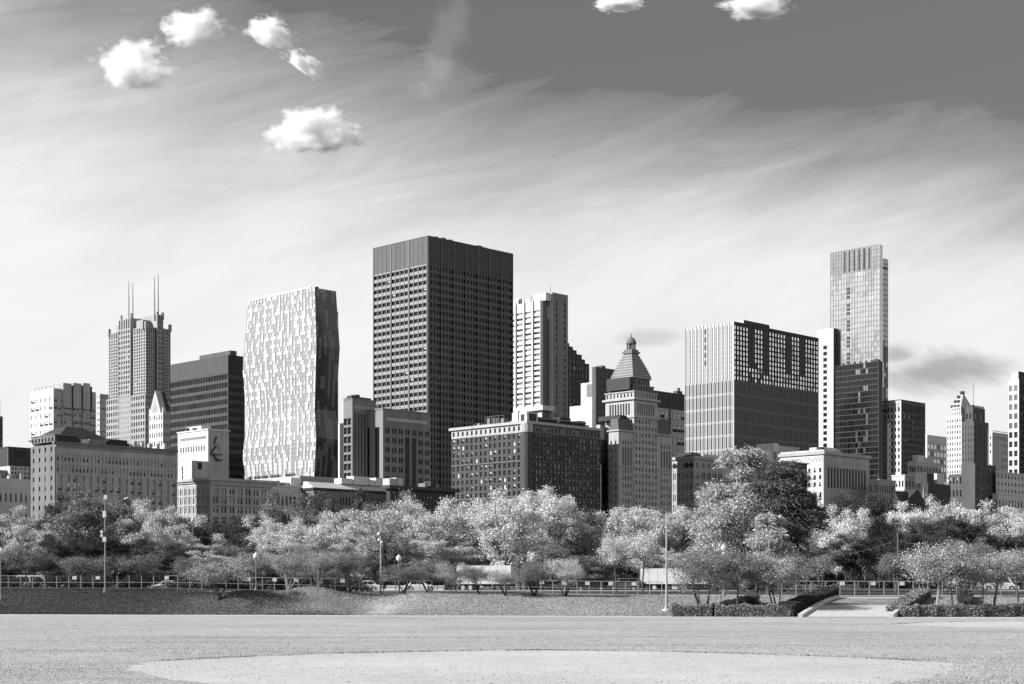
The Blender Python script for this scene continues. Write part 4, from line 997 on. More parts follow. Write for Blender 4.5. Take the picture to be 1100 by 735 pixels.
# ================================================================== GROUND
def lerp_tab(tab, x):
    if x <= tab[0][0]: return tab[0][1]
    for (a, va), (c, vc) in zip(tab, tab[1:]):
        if x <= c: return va + (vc - va) * (x - a) / (c - a)
    return tab[-1][1]
def edgeY(X): return max(120.0, min(190.0, 155.5 - 0.158 * X))
BW = 15.0
TOP = [(-80, 2.65), (-38, 2.62), (-26, 2.35), (-18, 2.15), (-13, 1.95), (0, 1.98), (18, 1.82), (60, 1.72)]
BUMPS = [(-27.5, 166, 4.0, 3.2, 0.55), (-21.5, 170, 3.5, 3.0, 0.45), (-33, 168, 5, 4, 0.25), (-14.8, 163, 3.0, 4.0, -0.45), (-10.5, 167, 3.5, 3.2, 0.35), (-5.5, 165, 4, 2.6, 0.3), (0.5, 168, 4, 3, 0.2), (7, 163, 5, 4, 0.15), (-47, 170, 6, 4, 0.1)]
def hgt(X, Y):
    e = edgeY(X); s = (Y - e) / BW
    if s <= 0: return 0.0
    H = lerp_tab(TOP, X)
    if s < 1: z = H * (0.35 * s + 0.65 * (3*s*s - 2*s*s*s))
    else: z = H + (GR - H) * min(1, (Y - e - BW) / 16.0)
    k = min(1.0, s * 4) * max(0.0, min(1.0, 2.2 - s))
    for bx, by, sx, sy, a in BUMPS:
        z += k * a * 2.3 * math.exp(-((X - bx)/sx)**2 - ((Y - by)/sy)**2)
    return z

def groundmat(name, v0, v1, fine=40.0, streak=True, speck=0.25, bump=0.4, bsc=30.0, patch=0.12, big=0.05):
    m = bpy.data.materials.new(name); m.use_nodes = True; nt = m.node_tree; bs = nt.nodes['Principled BSDF']
    bs.inputs['Roughness'].default_value = 0.95; bs.inputs['Specular IOR Level'].default_value = 0.1
    N = nt.nodes.new; L = nt.links.new; tc = N('ShaderNodeTexCoord')
    def nz(scale, sx=1, sy=1, det=6, ro=.6, rz=0, dist=0):
        mp = N('ShaderNodeMapping'); mp.inputs['Scale'].default_value = (sx, sy, 1); mp.inputs['Rotation'].default_value = (0, 0, rz)
        n = N('ShaderNodeTexNoise'); n.inputs['Scale'].default_value = scale; n.inputs['Detail'].default_value = det; n.inputs['Roughness'].default_value = ro; n.inputs['Distortion'].default_value = dist
        L(tc.outputs['Object'], mp.inputs[0]); L(mp.outputs[0], n.inputs['Vector']); return n.outputs[0]
    def mr(x, a, b, c, d):
        n = N('ShaderNodeMapRange'); L(x, n.inputs[0])
        for i, q in enumerate((a, b, c, d)): n.inputs[i+1].default_value = q
        return n.outputs[0]
    def mth(op, a, b):
        n = N('ShaderNodeMath'); n.operation = op
        for i, q in enumerate((a, b)):
            if isinstance(q, (int, float)): n.inputs[i].default_value = q
            else: L(q, n.inputs[i])
        return n.outputs[0]
    c = mr(nz(big, 1, 1.0, 8, .65), .3, .7, v0, v1)
    f = mr(nz(fine, 1, 1, 4, .7), .25, .75, 1 - speck, 1 + speck)
    c = mth('MULTIPLY', c, f)
    c = mth('MULTIPLY', c, mr(nz(1.1, 1, 1, 9, .75), .3, .7, 1 - patch, 1 + patch))
    if streak:
        c = mth('MULTIPLY', c, mr(nz(.35, .22, 1.2, 8, .65, R(4), 1.6), .3, .7, .86, 1.10))
        c = mth('MULTIPLY', c, mr(nz(.16, .16, 2.0, 5, .6, R(-3), .8), .55, .68, 1.0, .62))
    L(c, bs.inputs['Base Color'])
    bp = N('ShaderNodeBump'); bp.inputs['Strength'].default_value = bump; bp.inputs['Distance'].default_value = .04
    L(nz(bsc, 1, 1, 5, .65), bp.inputs['Height']); L(bp.outputs[0], bs.inputs['Normal'])
    MATS[name] = m; return m
drygrass = groundmat('dry_mown_grass', .31, .42, 9.0, True, .30, .6, 9.0, .22, .04)
bankgrass = groundmat('bank_grass', .20, .34, 9.0, False, .45, .9, 8.0, .25, .09)
darkgrass = groundmat('dark_bank_grass', .045, .075, 9.0, False, .45, .9, 8.0, .25, .12)
parkground = groundmat('park_ground', .03, .07, 6.0, False, .3, .4, 6.0, .2, .05)
dirt = groundmat('infield_dirt_mat', .40, .51, 7.0, False, .28, .5, 18.0, .10, .12)
concrete = mat('path_concrete', .46, .12, 1.5)
asph = mat('asphalt', .05, .2, 1.0)

def sheet(name, xs, rows, m, extra=None, mi=None):
    """rows: functions X -> Y ; one connected sheet"""
    v = []; f = []; idx = []
    for r in rows:
        for x in xs:
            y = r(x); v.append((x, y, hgt(x, y) + (extra or 0)))
    n = len(xs)
    for j in range(len(rows) - 1):
        for i in range(n - 1):
            f.append((j*n+i, j*n+i+1, (j+1)*n+i+1, (j+1)*n+i)); idx.append(mi((xs[i]+xs[i+1])/2, (rows[j](xs[i]) + rows[j+1](xs[i]))/2) if mi else 0)
    me = bpy.data.meshes.new(name); me.from_pydata(v, [], f)
    for q in (m if isinstance(m, list) else [m]): me.materials.append(q)
    me.polygons.foreach_set('material_index', idx); me.polygons.foreach_set('use_smooth', [True]*len(f)); me.update()
    return link(name, me)
XS = [-9000, -3000, -1000, -400, -200, -120] + [-90 + i*0.75 for i in range(241)] + [120, 200, 400, 1000, 3000, 9000]
o = sheet('field', XS, [lambda x: -400.0, lambda x: 20.0, lambda x: 60.0, lambda x: 100.0, lambda x: edgeY(x)], drygrass); struct(o, 'wide flat dry mown playing field across the foreground', 'field')
brng = random.Random(2)
bm_ = sheet('lawn_bank', XS, [(lambda s: (lambda x: edgeY(x) + BW*1.35*s))(i/34) for i in range(35)], bankgrass); struct(bm_, 'grassy bank rising behind the playing field', 'lawn bank')
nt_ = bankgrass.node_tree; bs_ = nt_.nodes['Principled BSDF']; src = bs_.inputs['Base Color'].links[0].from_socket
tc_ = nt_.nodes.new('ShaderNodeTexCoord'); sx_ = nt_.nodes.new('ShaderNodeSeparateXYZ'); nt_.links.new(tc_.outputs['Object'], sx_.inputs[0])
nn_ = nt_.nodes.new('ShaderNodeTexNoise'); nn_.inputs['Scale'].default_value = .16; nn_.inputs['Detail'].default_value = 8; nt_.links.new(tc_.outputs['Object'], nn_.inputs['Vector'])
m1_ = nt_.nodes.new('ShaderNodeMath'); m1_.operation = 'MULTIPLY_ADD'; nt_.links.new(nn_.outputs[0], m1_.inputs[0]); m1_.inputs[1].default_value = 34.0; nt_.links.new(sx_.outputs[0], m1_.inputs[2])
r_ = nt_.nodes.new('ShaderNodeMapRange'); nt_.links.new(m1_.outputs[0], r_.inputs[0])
for i_, q_ in enumerate((-20.0, 6.0, .20, 1.0)): r_.inputs[i_+1].default_value = q_  # bank grass darkens towards the left
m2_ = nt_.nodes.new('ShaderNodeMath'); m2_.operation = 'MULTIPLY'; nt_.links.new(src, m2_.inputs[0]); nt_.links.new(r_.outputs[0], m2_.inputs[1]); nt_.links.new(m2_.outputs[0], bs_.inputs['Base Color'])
def outY(k): return lambda x: edgeY(x) + BW*1.35 + k
o = sheet('ground', XS, [outY(0), outY(3), outY(6), outY(9), lambda x: 215.0, lambda x: 600.0, lambda x: 3000.0, lambda x: 20000.0], parkground); struct(o, 'park ground and city ground beyond the bank', 'ground')

def disc(name, cx, cy, rx, ry, z, m, n=120, wob=.04, seed=1, ymax=None):
    rg = random.Random(seed); ph = [rg.uniform(0, 6.28) for _ in range(5)]; pts = []
    for i in range(n):
        a = 2*math.pi*i/n; k = 1 + wob*sum(math.sin((3+2*q)*a + ph[q])/(1.5+q) for q in range(5))
        pts.append((cx + rx*k*math.cos(a), cy + ry*k*math.sin(a), z))
    b = MB(); b.poly(pts); return b.build(name, m)
# long pointed baseball infield in front, a second one at the right
def infield(name, pts, z, m, label):
    b = MB(); n = len(pts); cx = sum(p_[0] for p_ in pts)/n; cy = sum(p_[1] for p_ in pts)/n
    b.v = [(cx, cy, z)] + [(x, y, z) for x, y in pts]; b.f = [(0, i + 1, (i + 1) % n + 1) for i in range(n)]; b.m = [0]*n
    o = b.build(name, m); struct(o, label, 'infield'); return o
def arc(cx, cy, rx, ry, a0, a1, n, p=1.0):
    o = []
    for i in range(n + 1):
        a = R(a0 + (a1 - a0)*i/n); jx = brng.uniform(-.22, .22); jy = brng.uniform(-.3, .3)
        c_, s_ = math.cos(a), math.sin(a)
        o.append((cx + rx*math.copysign(abs(c_)**p, c_) + jx, cy + ry*math.copysign(abs(s_)**p, s_) + jy))
    return o
def lens(cx, cy, rx, ry0, ry1, p, n):
    o = []
    for i in range(n):
        a = 2*math.pi*i/n; c_, s_ = math.cos(a), math.sin(a)
        k = 1 + .012*math.sin(7*a + cx) + .008*math.sin(17*a) + brng.uniform(-.012, .012)
        o.append((cx + k*rx*math.copysign(abs(c_)**p, c_), cy + k*(ry0 if s_ > 0 else ry1)*math.copysign(abs(s_)**p, s_)))
    return o
for cx, cy, rx, ry0, ry1, p, n, lab in ((1.1, 56.5, 14.6, 12.3, 19.0, 1.3, 300, 'pale dirt infield with pointed ends in the foreground of the field'), (43, 116.5, 14.5, 13.5, 13.5, 1.25, 260, 'pale dirt infield near the right edge below the concrete ramp')):
    pts = lens(cx, cy, rx, ry0, ry1, p, n)
    b = MB(); b.v = [(cx, cy, .004)] + [(x, y, .004) for x, y in pts]; b.f = [(0, i + 1, (i + 1) % n + 1) for i in range(n)]; b.m = [0]*n
    struct(b.build('infield_dirt', dirt), lab, 'infield')
b = MB()
for i in range(160):
    x0 = -80 + i; x1 = x0 + 1
    b.quad((x0, edgeY(x0) - 5.0 + .5*math.sin(x0*.3), .004), (x1, edgeY(x1) - 5.0 + .5*math.sin(x1*.3), .004), (x1, edgeY(x1) - .8, .004), (x0, edgeY(x0) - .8, .004))
struct(b.build('running_path', groundmat('path_gravel', .46, .52, 14., False, .15, .3, 12., .1, .1)), 'pale gravel path along the far edge of the field', 'path')
# fallen leaves and clods
rg = np.random.default_rng(4); b = MB()
for i in range(1600):
    y = 44 + 90 * rg.random()**1.6; x = rg.uniform(-.34, .34)*y; r = rg.uniform(.008, .028)*(1 + (rg.random() < .03)*1.5); a = rg.uniform(0, 3.1)
    c_, s_ = math.cos(a)*r, math.sin(a)*r; z = .012
    b.quad((x - c_, y - s_, z), (x + s_, y - c_, z + r*.25), (x + c_, y + s_, z + r*.3), (x - s_, y + c_, z + .01))
o = b.build('fallen_leaves', mat('dead_leaf', .06, .4, 2.0)); tag(o, 'scattered dark fallen leaves and clods over the dry field', 'leaves', None, 'stuff')

# concrete ramp up the bank
def ramp_pt(t, s):
    # t 0..1 uphill, s 0..1 across
    xa, ya = 27.0 + 6.6*t, 147.0 + 15.2*t; xb, yb = 35.0 + 7.0*t, 147.0 + 15.2*t
    x = xa + (xb - xa)*s; y = ya + (yb - ya)*s
    zt = -.02 + t*1.72 + (.16*math.sin(t*math.pi)) + .06
    return (x, y, zt)
b = MB(); b2 = MB()
nst = 16
for i in range(nst):
    t0, t1 = i/nst, (i+1)/nst
    tgt = b if not (8 <= i < 15) else b2
    for j in range(6):
        tgt.quad(ramp_pt(t0, j/6), ramp_pt(t0, (j+1)/6), ramp_pt(t1, (j+1)/6), ramp_pt(t1, j/6))
rampo = b.build('concrete_ramp', concrete); struct(rampo, 'pale concrete ramp cut into the bank', 'ramp')
struct(b2.build('ramp_planting_bed', groundmat('weedy_gravel', .12, .30, 3.0, False, .4, .8, 4.0, .4, .5)), 'weedy gravel upper half of the concrete ramp', 'path')
for s_, lab in ((0, 'pale concrete kerb along the left side of the concrete ramp'), (1, 'pale concrete kerb along the right side of the concrete ramp')):
    k = MB(); P = [ramp_pt(i/12, s_) for i in range(13)]; wd = -.45 if s_ == 0 else .45
    for p0, p1 in zip(P, P[1:]):
        n0 = len(k.v)
        for (x, y, z) in (p0, p1):
            xa, xb = sorted((x, x + wd)); k.v += [(xa, y, z - .8), (xb, y, z - .8), (xb, y, z + .26), (xa, y, z + .26)]
        for q in ((0, 4, 5, 1), (1, 5, 6, 2), (2, 6, 7, 3), (3, 7, 4, 0)): k.f.append(tuple(n0 + i for i in q)); k.m.append(0)
    k.f.append((0, 1, 2, 3)); k.m.append(0); n0 = len(k.v) - 4; k.f.append((n0, n0+1, n0+2, n0+3)); k.m.append(0)
    tag(k.build('ramp_kerb', mat('kerb_concrete', .5, .1, 1.0)), lab, 'kerb')

# path along the fence, road with kerbs and lines behind it
def strip(name, y0, y1, dz, m, x0=-80, x1=80, step=1.0):
    b = MB(); x = x0
    while x < x1 - 1e-6:
        X1 = x + step
        P = [(x, y0(x)), (X1, y0(X1)), (X1, y1(X1)), (x, y1(x))]; b.quad(*[(px_, py_, hgt(px_, py_) + dz) for px_, py_ in P]); x = X1
    return b.build(name, m)
struct(strip('footpath', lambda x: edgeY(x) + BW*1.18, lambda x: edgeY(x) + BW*1.32, .03, concrete), 'narrow concrete footpath along the fence on top of the bank', 'path')
ROADZ = GR + .004
b = MB(); b.quad((-300, 216, ROADZ), (300, 216, ROADZ), (300, 232, ROADZ), (-300, 232, ROADZ)); struct(b.build('road', asph), 'asphalt road behind the fence and front trees', 'road')
for y in (215.7, 232.0):
    b = MB(); b.box(-300, 300, y, y + .3, GR - .1, GR + .14); struct(b.build('road_kerb', concrete), 'concrete kerb along the road', 'kerb')
b = MB()
for i in range(60): b.quad((-120 + i*4, 223.9, ROADZ + .004), (-118 + i*4, 223.9, ROADZ + .004), (-118 + i*4, 224.05, ROADZ + .004), (-120 + i*4, 224.05, ROADZ + .004))
struct(b.build('road_marking', white), 'dashed white centre line of the road', 'marking')
# ================================================================== TREES
bark = mat('bark', .07, .35, 3.0, streak=1, bump=.4); barkl = mat('pale_bark', .24, .3, 4.0, streak=1); barkd = mat('dark_bark', .025, .3, 3.0)
LEAF = {'pale': leafmat('pale_autumn_leaf', .54), 'bright': leafmat('bright_autumn_leaf', .62, .3), 'mid': leafmat('mid_leaf', .21, .5), 'dark': leafmat('dark_leaf', .075, .5), 'pine_shaded': leafmat('shaded_needle', .11, .85, .15), 'pine_lit': leafmat('sunlit_needle', .42, .6, .2), 'hedge': leafmat('hedge_leaf', .23, .55, .2), 'sparse': leafmat('thin_leaf', .34, .5)}

def cards(C, size, rg, elong=1.0, dirs=None, up=0.35):
    """one quad per centre"""
    n = len(C); nrm = rg.normal(size=(n, 3)); nrm[:, 2] += up*1.5; nrm /= np.linalg.norm(nrm, axis=1)[:, None]
    t = rg.normal(size=(n, 3)) if dirs is None else dirs + rg.normal(size=(n, 3))*.35
    u = t - nrm*(t*nrm).sum(1)[:, None]; u /= np.linalg.norm(u, axis=1)[:, None] + 1e-9
    v = np.cross(nrm, u); s = size*rg.uniform(.6, 1.45, n)[:, None]
    a, b = u*s*.5*elong, v*s*.42
    # pointed leaf outline: four corners of a kite
    V = np.stack([C - a, C - b*.9 + a*.1, C + a, C + b*.9 + a*.1], 1).reshape(-1, 3)
    return V
def card_mesh(name, V, m):
    n = len(V)//4; me = bpy.data.meshes.new(name)
    me.vertices.add(4*n); me.loops.add(4*n); me.polygons.add(n)
    me.vertices.foreach_set('co', V.astype(np.float32).ravel()); me.loops.foreach_set('vertex_index', np.arange(4*n, dtype=np.int32))
    me.polygons.foreach_set('loop_start', np.arange(0, 4*n, 4, dtype=np.int32))
    me.materials.append(m); me.update(); me.validate(); return me

def grow(rg, H, W, th, stems, lean, nl, leaf, spread, cl_n, dens_low=.25, bare=False):
    """skeleton of trunk, limbs and twigs; leaves in clumps about the twigs. Returns trunk MB and leaf cards"""
    t = MB(); tips = []
    cz = th + (H - th)*.5; rz = (H - th)*.52; rx = W/2
    bases = [(0, 0)] if stems == 1 else [(rg.normal()*.12, rg.normal()*.12) for _ in range(stems)]
    def inside(p): return (p[0]/rx)**2 + (p[1]/rx)**2 + ((p[2] - cz)/rz)**2
    limbs = []
    for bx, by in bases:
        a = rg.uniform(0, 6.28); d = np.array([math.cos(a), math.sin(a), 0])*lean*(1 if stems > 1 else .25)
        p0 = np.array([bx, by, 0.]); p1 = p0 + d*th*.55 + [0, 0, th*.55]; p2 = p1 + d*th*.5 + rg.normal(size=3)*.05*th + [0, 0, th*.5]
        r = H*.017*(1.25 if stems == 1 else .75)
        top = np.array([p2[0]*1.2, p2[1]*1.2, th + (H - th)*.6])
        t.tube([p0 - [0, 0, .3], p0 + (p1 - p0)*.1, p1, p2, top], [r*1.7, r*1.15, r*.9, r*.75, r*.22], 7)
        n_l = max(2, int((9 if stems == 1 else 7/stems*1.6)))
        for k in range(n_l):
            f = rg.uniform(.0, .75); s = p2 + (top - p2)*f
            ang = 2*math.pi*(k + rg.uniform(-.3, .3))/n_l + a
            e = np.array([math.cos(ang)*rx*rg.uniform(.55, .95), math.sin(ang)*rx*rg.uniform(.55, .95), cz + rz*rg.uniform(-.35, .7)])
            q = inside(e)
            if q > .9: e = np.array([0, 0, cz]) + (e - [0, 0, cz])*math.sqrt(.9/q)
            mid = (s + e)/2 + [0, 0, -.04*H] + rg.normal(size=3)*.03*H
            t.tube([s, mid, e], [r*.5, r*.3, r*.1], 5); limbs.append((s, mid, e, r))
        limbs.append((p2, (p2+top)/2, top, r*.8))
    for s, mid, e, r in limbs:
        for k in range(7):
            f = rg.uniform(.3, 1.0); b0 = mid + (e - mid)*(2*f - 1) if f > .5 else s + (mid - s)*(2*f)
            g = b0 + rg.normal(size=3)*[rx*.3, rx*.3, rz*.28] + [0, 0, .05*H]
            q = inside(g)
            if q > 1.0: g = np.array([0, 0, cz]) + (g - [0, 0, cz])*math.sqrt(rg.uniform(.8, 1.05)/q)
            t.tube([b0, (b0 + g)/2 + rg.normal(size=3)*.02*H, g], [r*.17, r*.1, r*.04], 4); tips.append(g); tips.append((b0*.35 + g*.65))
            if bare:
                for _ in range(5):
                    h = g + rg.normal(size=3)*rx*.2 + [0, 0, rz*.18]; t.tube([g, h], [r*.06, r*.025], 3); tips.append(h)
    # extra clumps filling the crown shell
    while len(tips) < cl_n:
        d = rg.normal(size=3); d /= np.linalg.norm(d)
        rr = rg.uniform(.35, 1.0)**.5
        if d[2] < -.35 and rg.random() > dens_low: continue
        tips.append(np.array([d[0]*rx*rr, d[1]*rx*rr, cz + d[2]*rz*rr]) + rg.normal(size=3)*.02*H)
    tips = np.array(tips); wgt = rg.uniform(.25, 1.6, len(tips)); wgt /= wgt.sum()
    ci = rg.choice(len(tips), nl, p=wgt); off = rg.normal(size=(nl, 3))*[spread, spread, spread*.62]
    C = tips[ci] + off
    C = C[C[:, 2] > th*.55]
    return t, cards(C, leaf, rg)

PROTO = {}
def proto(kind, seed):
    k = (kind, seed)
    if k in PROTO: return PROTO[k]
    rg = np.random.default_rng(seed*13 + {'broad': 1, 'small': 2, 'bare': 3, 'young': 4}[kind])
    if kind == 'broad': H, W = 14.0, 12.0; t, V = grow(rg, H, W, 3.0, 1, .5, 36000, .20, .54, 135)
    elif kind == 'small': H, W = 6.2, 6.6; t, V = grow(rg, H, W, 1.9, 5, .5, 12000, .105, .36, 120, .5)
    elif kind == 'young': H, W = 6.2, 6.0; t, V = grow(rg, H, W, 2.3, 1, .5, 12000, .11, .38, 110, .5)
    else: H, W = 14.0, 11.0; t, V = grow(rg, H, W, 3.0, 1, .4, 3800, .20, .5, 10, bare=True)
    PROTO[k] = (t.mesh('trunk', bark), card_mesh('crown', V, LEAF['mid']), H, W); return PROTO[k]

LAND = [(-60, 30, 'the white block at far left'), (30, 112, 'the long brown block'), (112, 190, 'the twin-antenna tower'), (190, 262, 'the white arcaded tower'), (262, 365, 'the bright patterned tower'),
        (365, 400, 'the ribbed brown block'), (400, 480, 'the widest dark tower'), (480, 560, "the hotel's left front"), (560, 645, "the hotel's right front"), (645, 722, 'the pyramid-roofed tower'), (722, 790, "the fin-clad box's bright side"), (790, 880, "the fin-clad box's dark side"),
        (880, 952, 'the tallest glass skyscraper'), (952, 1015, 'the white-edged dark slab'), (1015, 1062, 'the dark brick flagpole tower'), (1062, 1180, 'the right edge tower')]
TREES = []
def tree(name, kind, seed, px, topy, wpx, Z, leafk, look, row, barkm=None, group=None, basey=None, rz=None):
    tr, cr, H, W = proto(kind, seed)
    X = (px - 550)*Z/FOC; g = hgt(X, Z)
    hh = EYE + (HZ - topy)*Z/FOC - g; ww = wpx*Z/FOC
    rt = empty(name, (X, Z, g - .03), random.uniform(0, 6.28) if rz is None else rz); rt['category'] = 'tree'
    k_ = 1.07 if kind == 'broad' else 1.0; rt.scale = (ww/W*.95*k_, ww/W*.95*k_, hh/H*.98*k_)
    a = link('trunk', tr, rt); c = link('crown', cr, rt)
    a.material_slots[0].link = 'OBJECT'; a.material_slots[0].material = barkm or bark
    c.material_slots[0].link = 'OBJECT'; c.material_slots[0].material = LEAF[leafk]
    lm = next(l for x0, x1, l in LAND if x0 <= px < x1)
    TREES.append((rt, px, look, row, lm)); rt['group'] = group or row
    return rt
ORD = ['leftmost', 'second', 'third', 'fourth', 'fifth', 'sixth', 'seventh', 'eighth', 'ninth', 'tenth']
def label_trees():
    d = {}
    for t_ in TREES: d.setdefault((t_[2], t_[3], t_[4]), []).append(t_)
    for (look, row, lm), L_ in d.items():
        L_.sort(key=lambda q: q[1])
        for i, q in enumerate(L_):
            base = f"{look} tree {ROWTXT[row]}, below {lm}"
            if len(L_) == 1: q[0]['label'] = base
            elif len(L_) == 2: q[0]['label'] = f"{['left', 'right'][i]} of two {look} trees {ROWTXT[row]} below {lm}"
            else: q[0]['label'] = f"{ORD[i]}{'' if i == 0 else ' from left'} of {look} trees {ROWTXT[row]} below {lm}"
ROWTXT = {'front row trees': 'at the fence', 'middle row trees': 'behind the fence', 'second row trees': 'in middle row', 'back row trees': 'in back row'}

SIL = [(-40, 545), (0, 546), (25, 543), (60, 532), (95, 523), (130, 530), (150, 537), (175, 540), (205, 548), (235, 560), (262, 556), (285, 545), (300, 536), (325, 526), (345, 536), (365, 528), (400, 531), (440, 528), (470, 534), (490, 543), (515, 540), (535, 534), (560, 530), (585, 527), (610, 540), (640, 545), (665, 543), (690, 540), (720, 541), (745, 538), (770, 530), (865, 540), (890, 527), (912, 545), (932, 521), (945, 530), (960, 541), (985, 534), (1010, 534), (1050, 543), (1100, 548), (1150, 548)]
rr = random.Random(17)
def pick(px, table):
    for a, b_, opts in table:
        if a <= px < b_: return rr.choice(opts)
    return 'mid'
LOOK = {'pale': 'pale-leaved', 'bright': 'bright-leaved', 'mid': 'mid-grey leafy', 'dark': 'dark-leaved', 'pine_shaded': 'black evergreen'}
T_back = [(-60, 70, ['mid', 'pale', 'dark']), (70, 150, ['dark', 'mid']), (150, 215, ['mid', 'pale']), (215, 285, ['dark']), (285, 312, ['pale']), (312, 372, ['dark', 'mid']), (372, 480, ['pale', 'mid', 'pale']), (480, 610, ['bright', 'pale']), (610, 645, ['dark']), (645, 745, ['pale', 'pale', 'mid']), (745, 880, ['dark']), (880, 960, ['dark']), (960, 1030, ['bright', 'pale']), (1030, 1200, ['pale', 'mid'])]
T_mid = [(-60, 90, ['dark', 'pale', 'pale']), (90, 210, ['pale', 'dark', 'pale']), (210, 290, ['dark', 'mid']), (290, 330, ['pale', 'bright']), (330, 380, ['dark', 'pale']), (380, 480, ['pale', 'bright']), (480, 720, ['pale', 'pale', 'mid']), (720, 880, ['mid', 'dark']), (880, 925, ['bright']), (925, 960, ['dark']), (960, 1200, ['dark', 'mid', 'dark'])]
T_front = [(-60, 280, ['mid', 'dark', 'pale', 'dark']), (280, 480, ['mid', 'pale']), (480, 720, ['pale', 'mid']), (720, 900, ['mid']), (900, 1200, ['mid', 'dark'])]
n_ = 0
for row, Z0, dy, sp, wr_, tab in (('back row trees', 400, 0, 29, (56, 84), T_back), ('second row trees', 310, 17, 34, (58, 88), T_mid), ('middle row trees', 245, 40, 37, (56, 80), T_front)):
    px = -45 + rr.uniform(0, 20)
    while px < 1150:
        top = lerp_tab(SIL, px) + dy + rr.uniform(-2, 9)
        if not (row != 'back row trees' and 500 < px < 580 and row == 'middle row trees') and not (740 < px < 885 and row != 'back row trees' and dy < 30):
            k = pick(px, tab); n_ += 1
            tree('park_tree', 'broad', rr.randint(0, 5), px, top, rr.uniform(*wr_), Z0 + rr.uniform(-22, 22), k, LOOK[k], row)
        px += sp*rr.uniform(.75, 1.2)
# singled-out trees
tree('park_tree', 'broad', 6, 545, 531, 98, 232, 'bright', 'broadest bright-leaved', 'middle row trees', bark)
tree('park_tree', 'broad', 2, 590, 527, 74, 262, 'bright', 'tall bright-leaved', 'middle row trees')
tree('park_tree', 'bare', 1, 627, 541, 62, 240, 'dark', 'half-bare dark-limbed', 'middle row trees', barkd)
tree('park_tree', 'bare', 2, 412, 548, 60, 240, 'mid', 'half-bare dark-limbed', 'middle row trees', barkd)
tree('park_tree', 'broad', 3, 455, 536, 92, 270, 'pale', 'wide pale-leaved', 'middle row trees')
tree('park_tree', 'broad', 4, 690, 545, 80, 255, 'pale', 'wide pale-leaved', 'middle row trees')
tree('park_tree', 'broad', 0, 908, 545, 62, 235, 'bright', 'round bright-leaved', 'middle row trees')
tree('park_tree', 'broad', 1, 95, 524, 100, 285, 'mid', 'tallest grey-leaved', 'middle row trees')
tree('park_tree', 'bare', 0, 940, 556, 60, 235, 'dark', 'half-bare dark-limbed', 'middle row trees', barkd)
# small trees along the fence and on the bank
FR = [(237, 596, 78, 165, 'small', 'sparse', barkd, 'thin low-branched'), (310, 589, 58, 172, 'small', 'sparse', barkl, 'pale-stemmed vase-shaped'), (343, 588, 52, 171, 'small', 'sparse', barkl, 'pale-stemmed vase-shaped'), (378, 590, 46, 174, 'small', 'mid', bark, 'grey low-branched'),
      (433, 603, 60, 168, 'small', 'mid', barkd, 'dark-stemmed bushy'), (460, 596, 54, 172, 'small', 'mid', barkd, 'dark-stemmed bushy'), (487, 601, 48, 168, 'small', 'sparse', barkl, 'pale-stemmed small'), (515, 604, 44, 167, 'small', 'mid', barkd, 'dark-stemmed bushy'),
      (543, 608, 42, 166, 'small', 'sparse', barkd, 'dark-stemmed sparse'), (574, 601, 52, 166, 'small', 'mid', barkd, 'dark-stemmed bushy'), (607, 596, 48, 166, 'small', 'pale', barkd, 'pale bushy'), (690, 566, 46, 195, 'young', 'pale', bark, 'single-stemmed pale'),
      (662, 575, 44, 196, 'young', 'pale', bark, 'single-stemmed pale'), (756, 583, 86, 152, 'small', 'mid', bark, 'spreading grey'), (792, 584, 58, 151, 'young', 'mid', bark, 'upright grey'), (812, 590, 44, 153, 'young', 'sparse', bark, 'slim upright'), (834, 583, 74, 152, 'small', 'sparse', bark, 'spreading sparse'),
      (866, 590, 62, 170, 'young', 'mid', bark, 'grey round'), (1008, 577, 88, 149, 'young', 'sparse', barkl, 'wide pale-trunked'), (1024, 584, 58, 152, 'young', 'mid', bark, 'upright grey'), (1038, 582, 66, 163, 'young', 'mid', bark, 'spreading grey'), (1067, 586, 62, 152, 'young', 'sparse', bark, 'sparse round'), (1094, 584, 58, 158, 'young', 'sparse', bark, 'sparse round'),
      (1055, 598, 30, 155, 'young', 'dark', bark, 'thin sapling'), (775, 606, 26, 157, 'young', 'sparse', bark, 'thin sapling'), (962, 590, 54, 190, 'young', 'mid', bark, 'grey round'), (205, 596, 50, 190, 'young', 'mid', bark, 'grey round'), (150, 592, 60, 195, 'young', 'mid', bark, 'grey round'), (30, 586, 64, 195, 'young', 'mid', bark, 'grey round'), (92, 592, 56, 192, 'young', 'mid', bark, 'grey round'), (272, 590, 60, 190, 'young', 'sparse', bark, 'sparse round')]
for i, (px, ty, wp, Z, kind, lf, bk, look) in enumerate(FR):
    tree('small_tree', kind, i % 4, px, ty, wp, Z, lf, look, 'front row trees', bk)
label_trees()

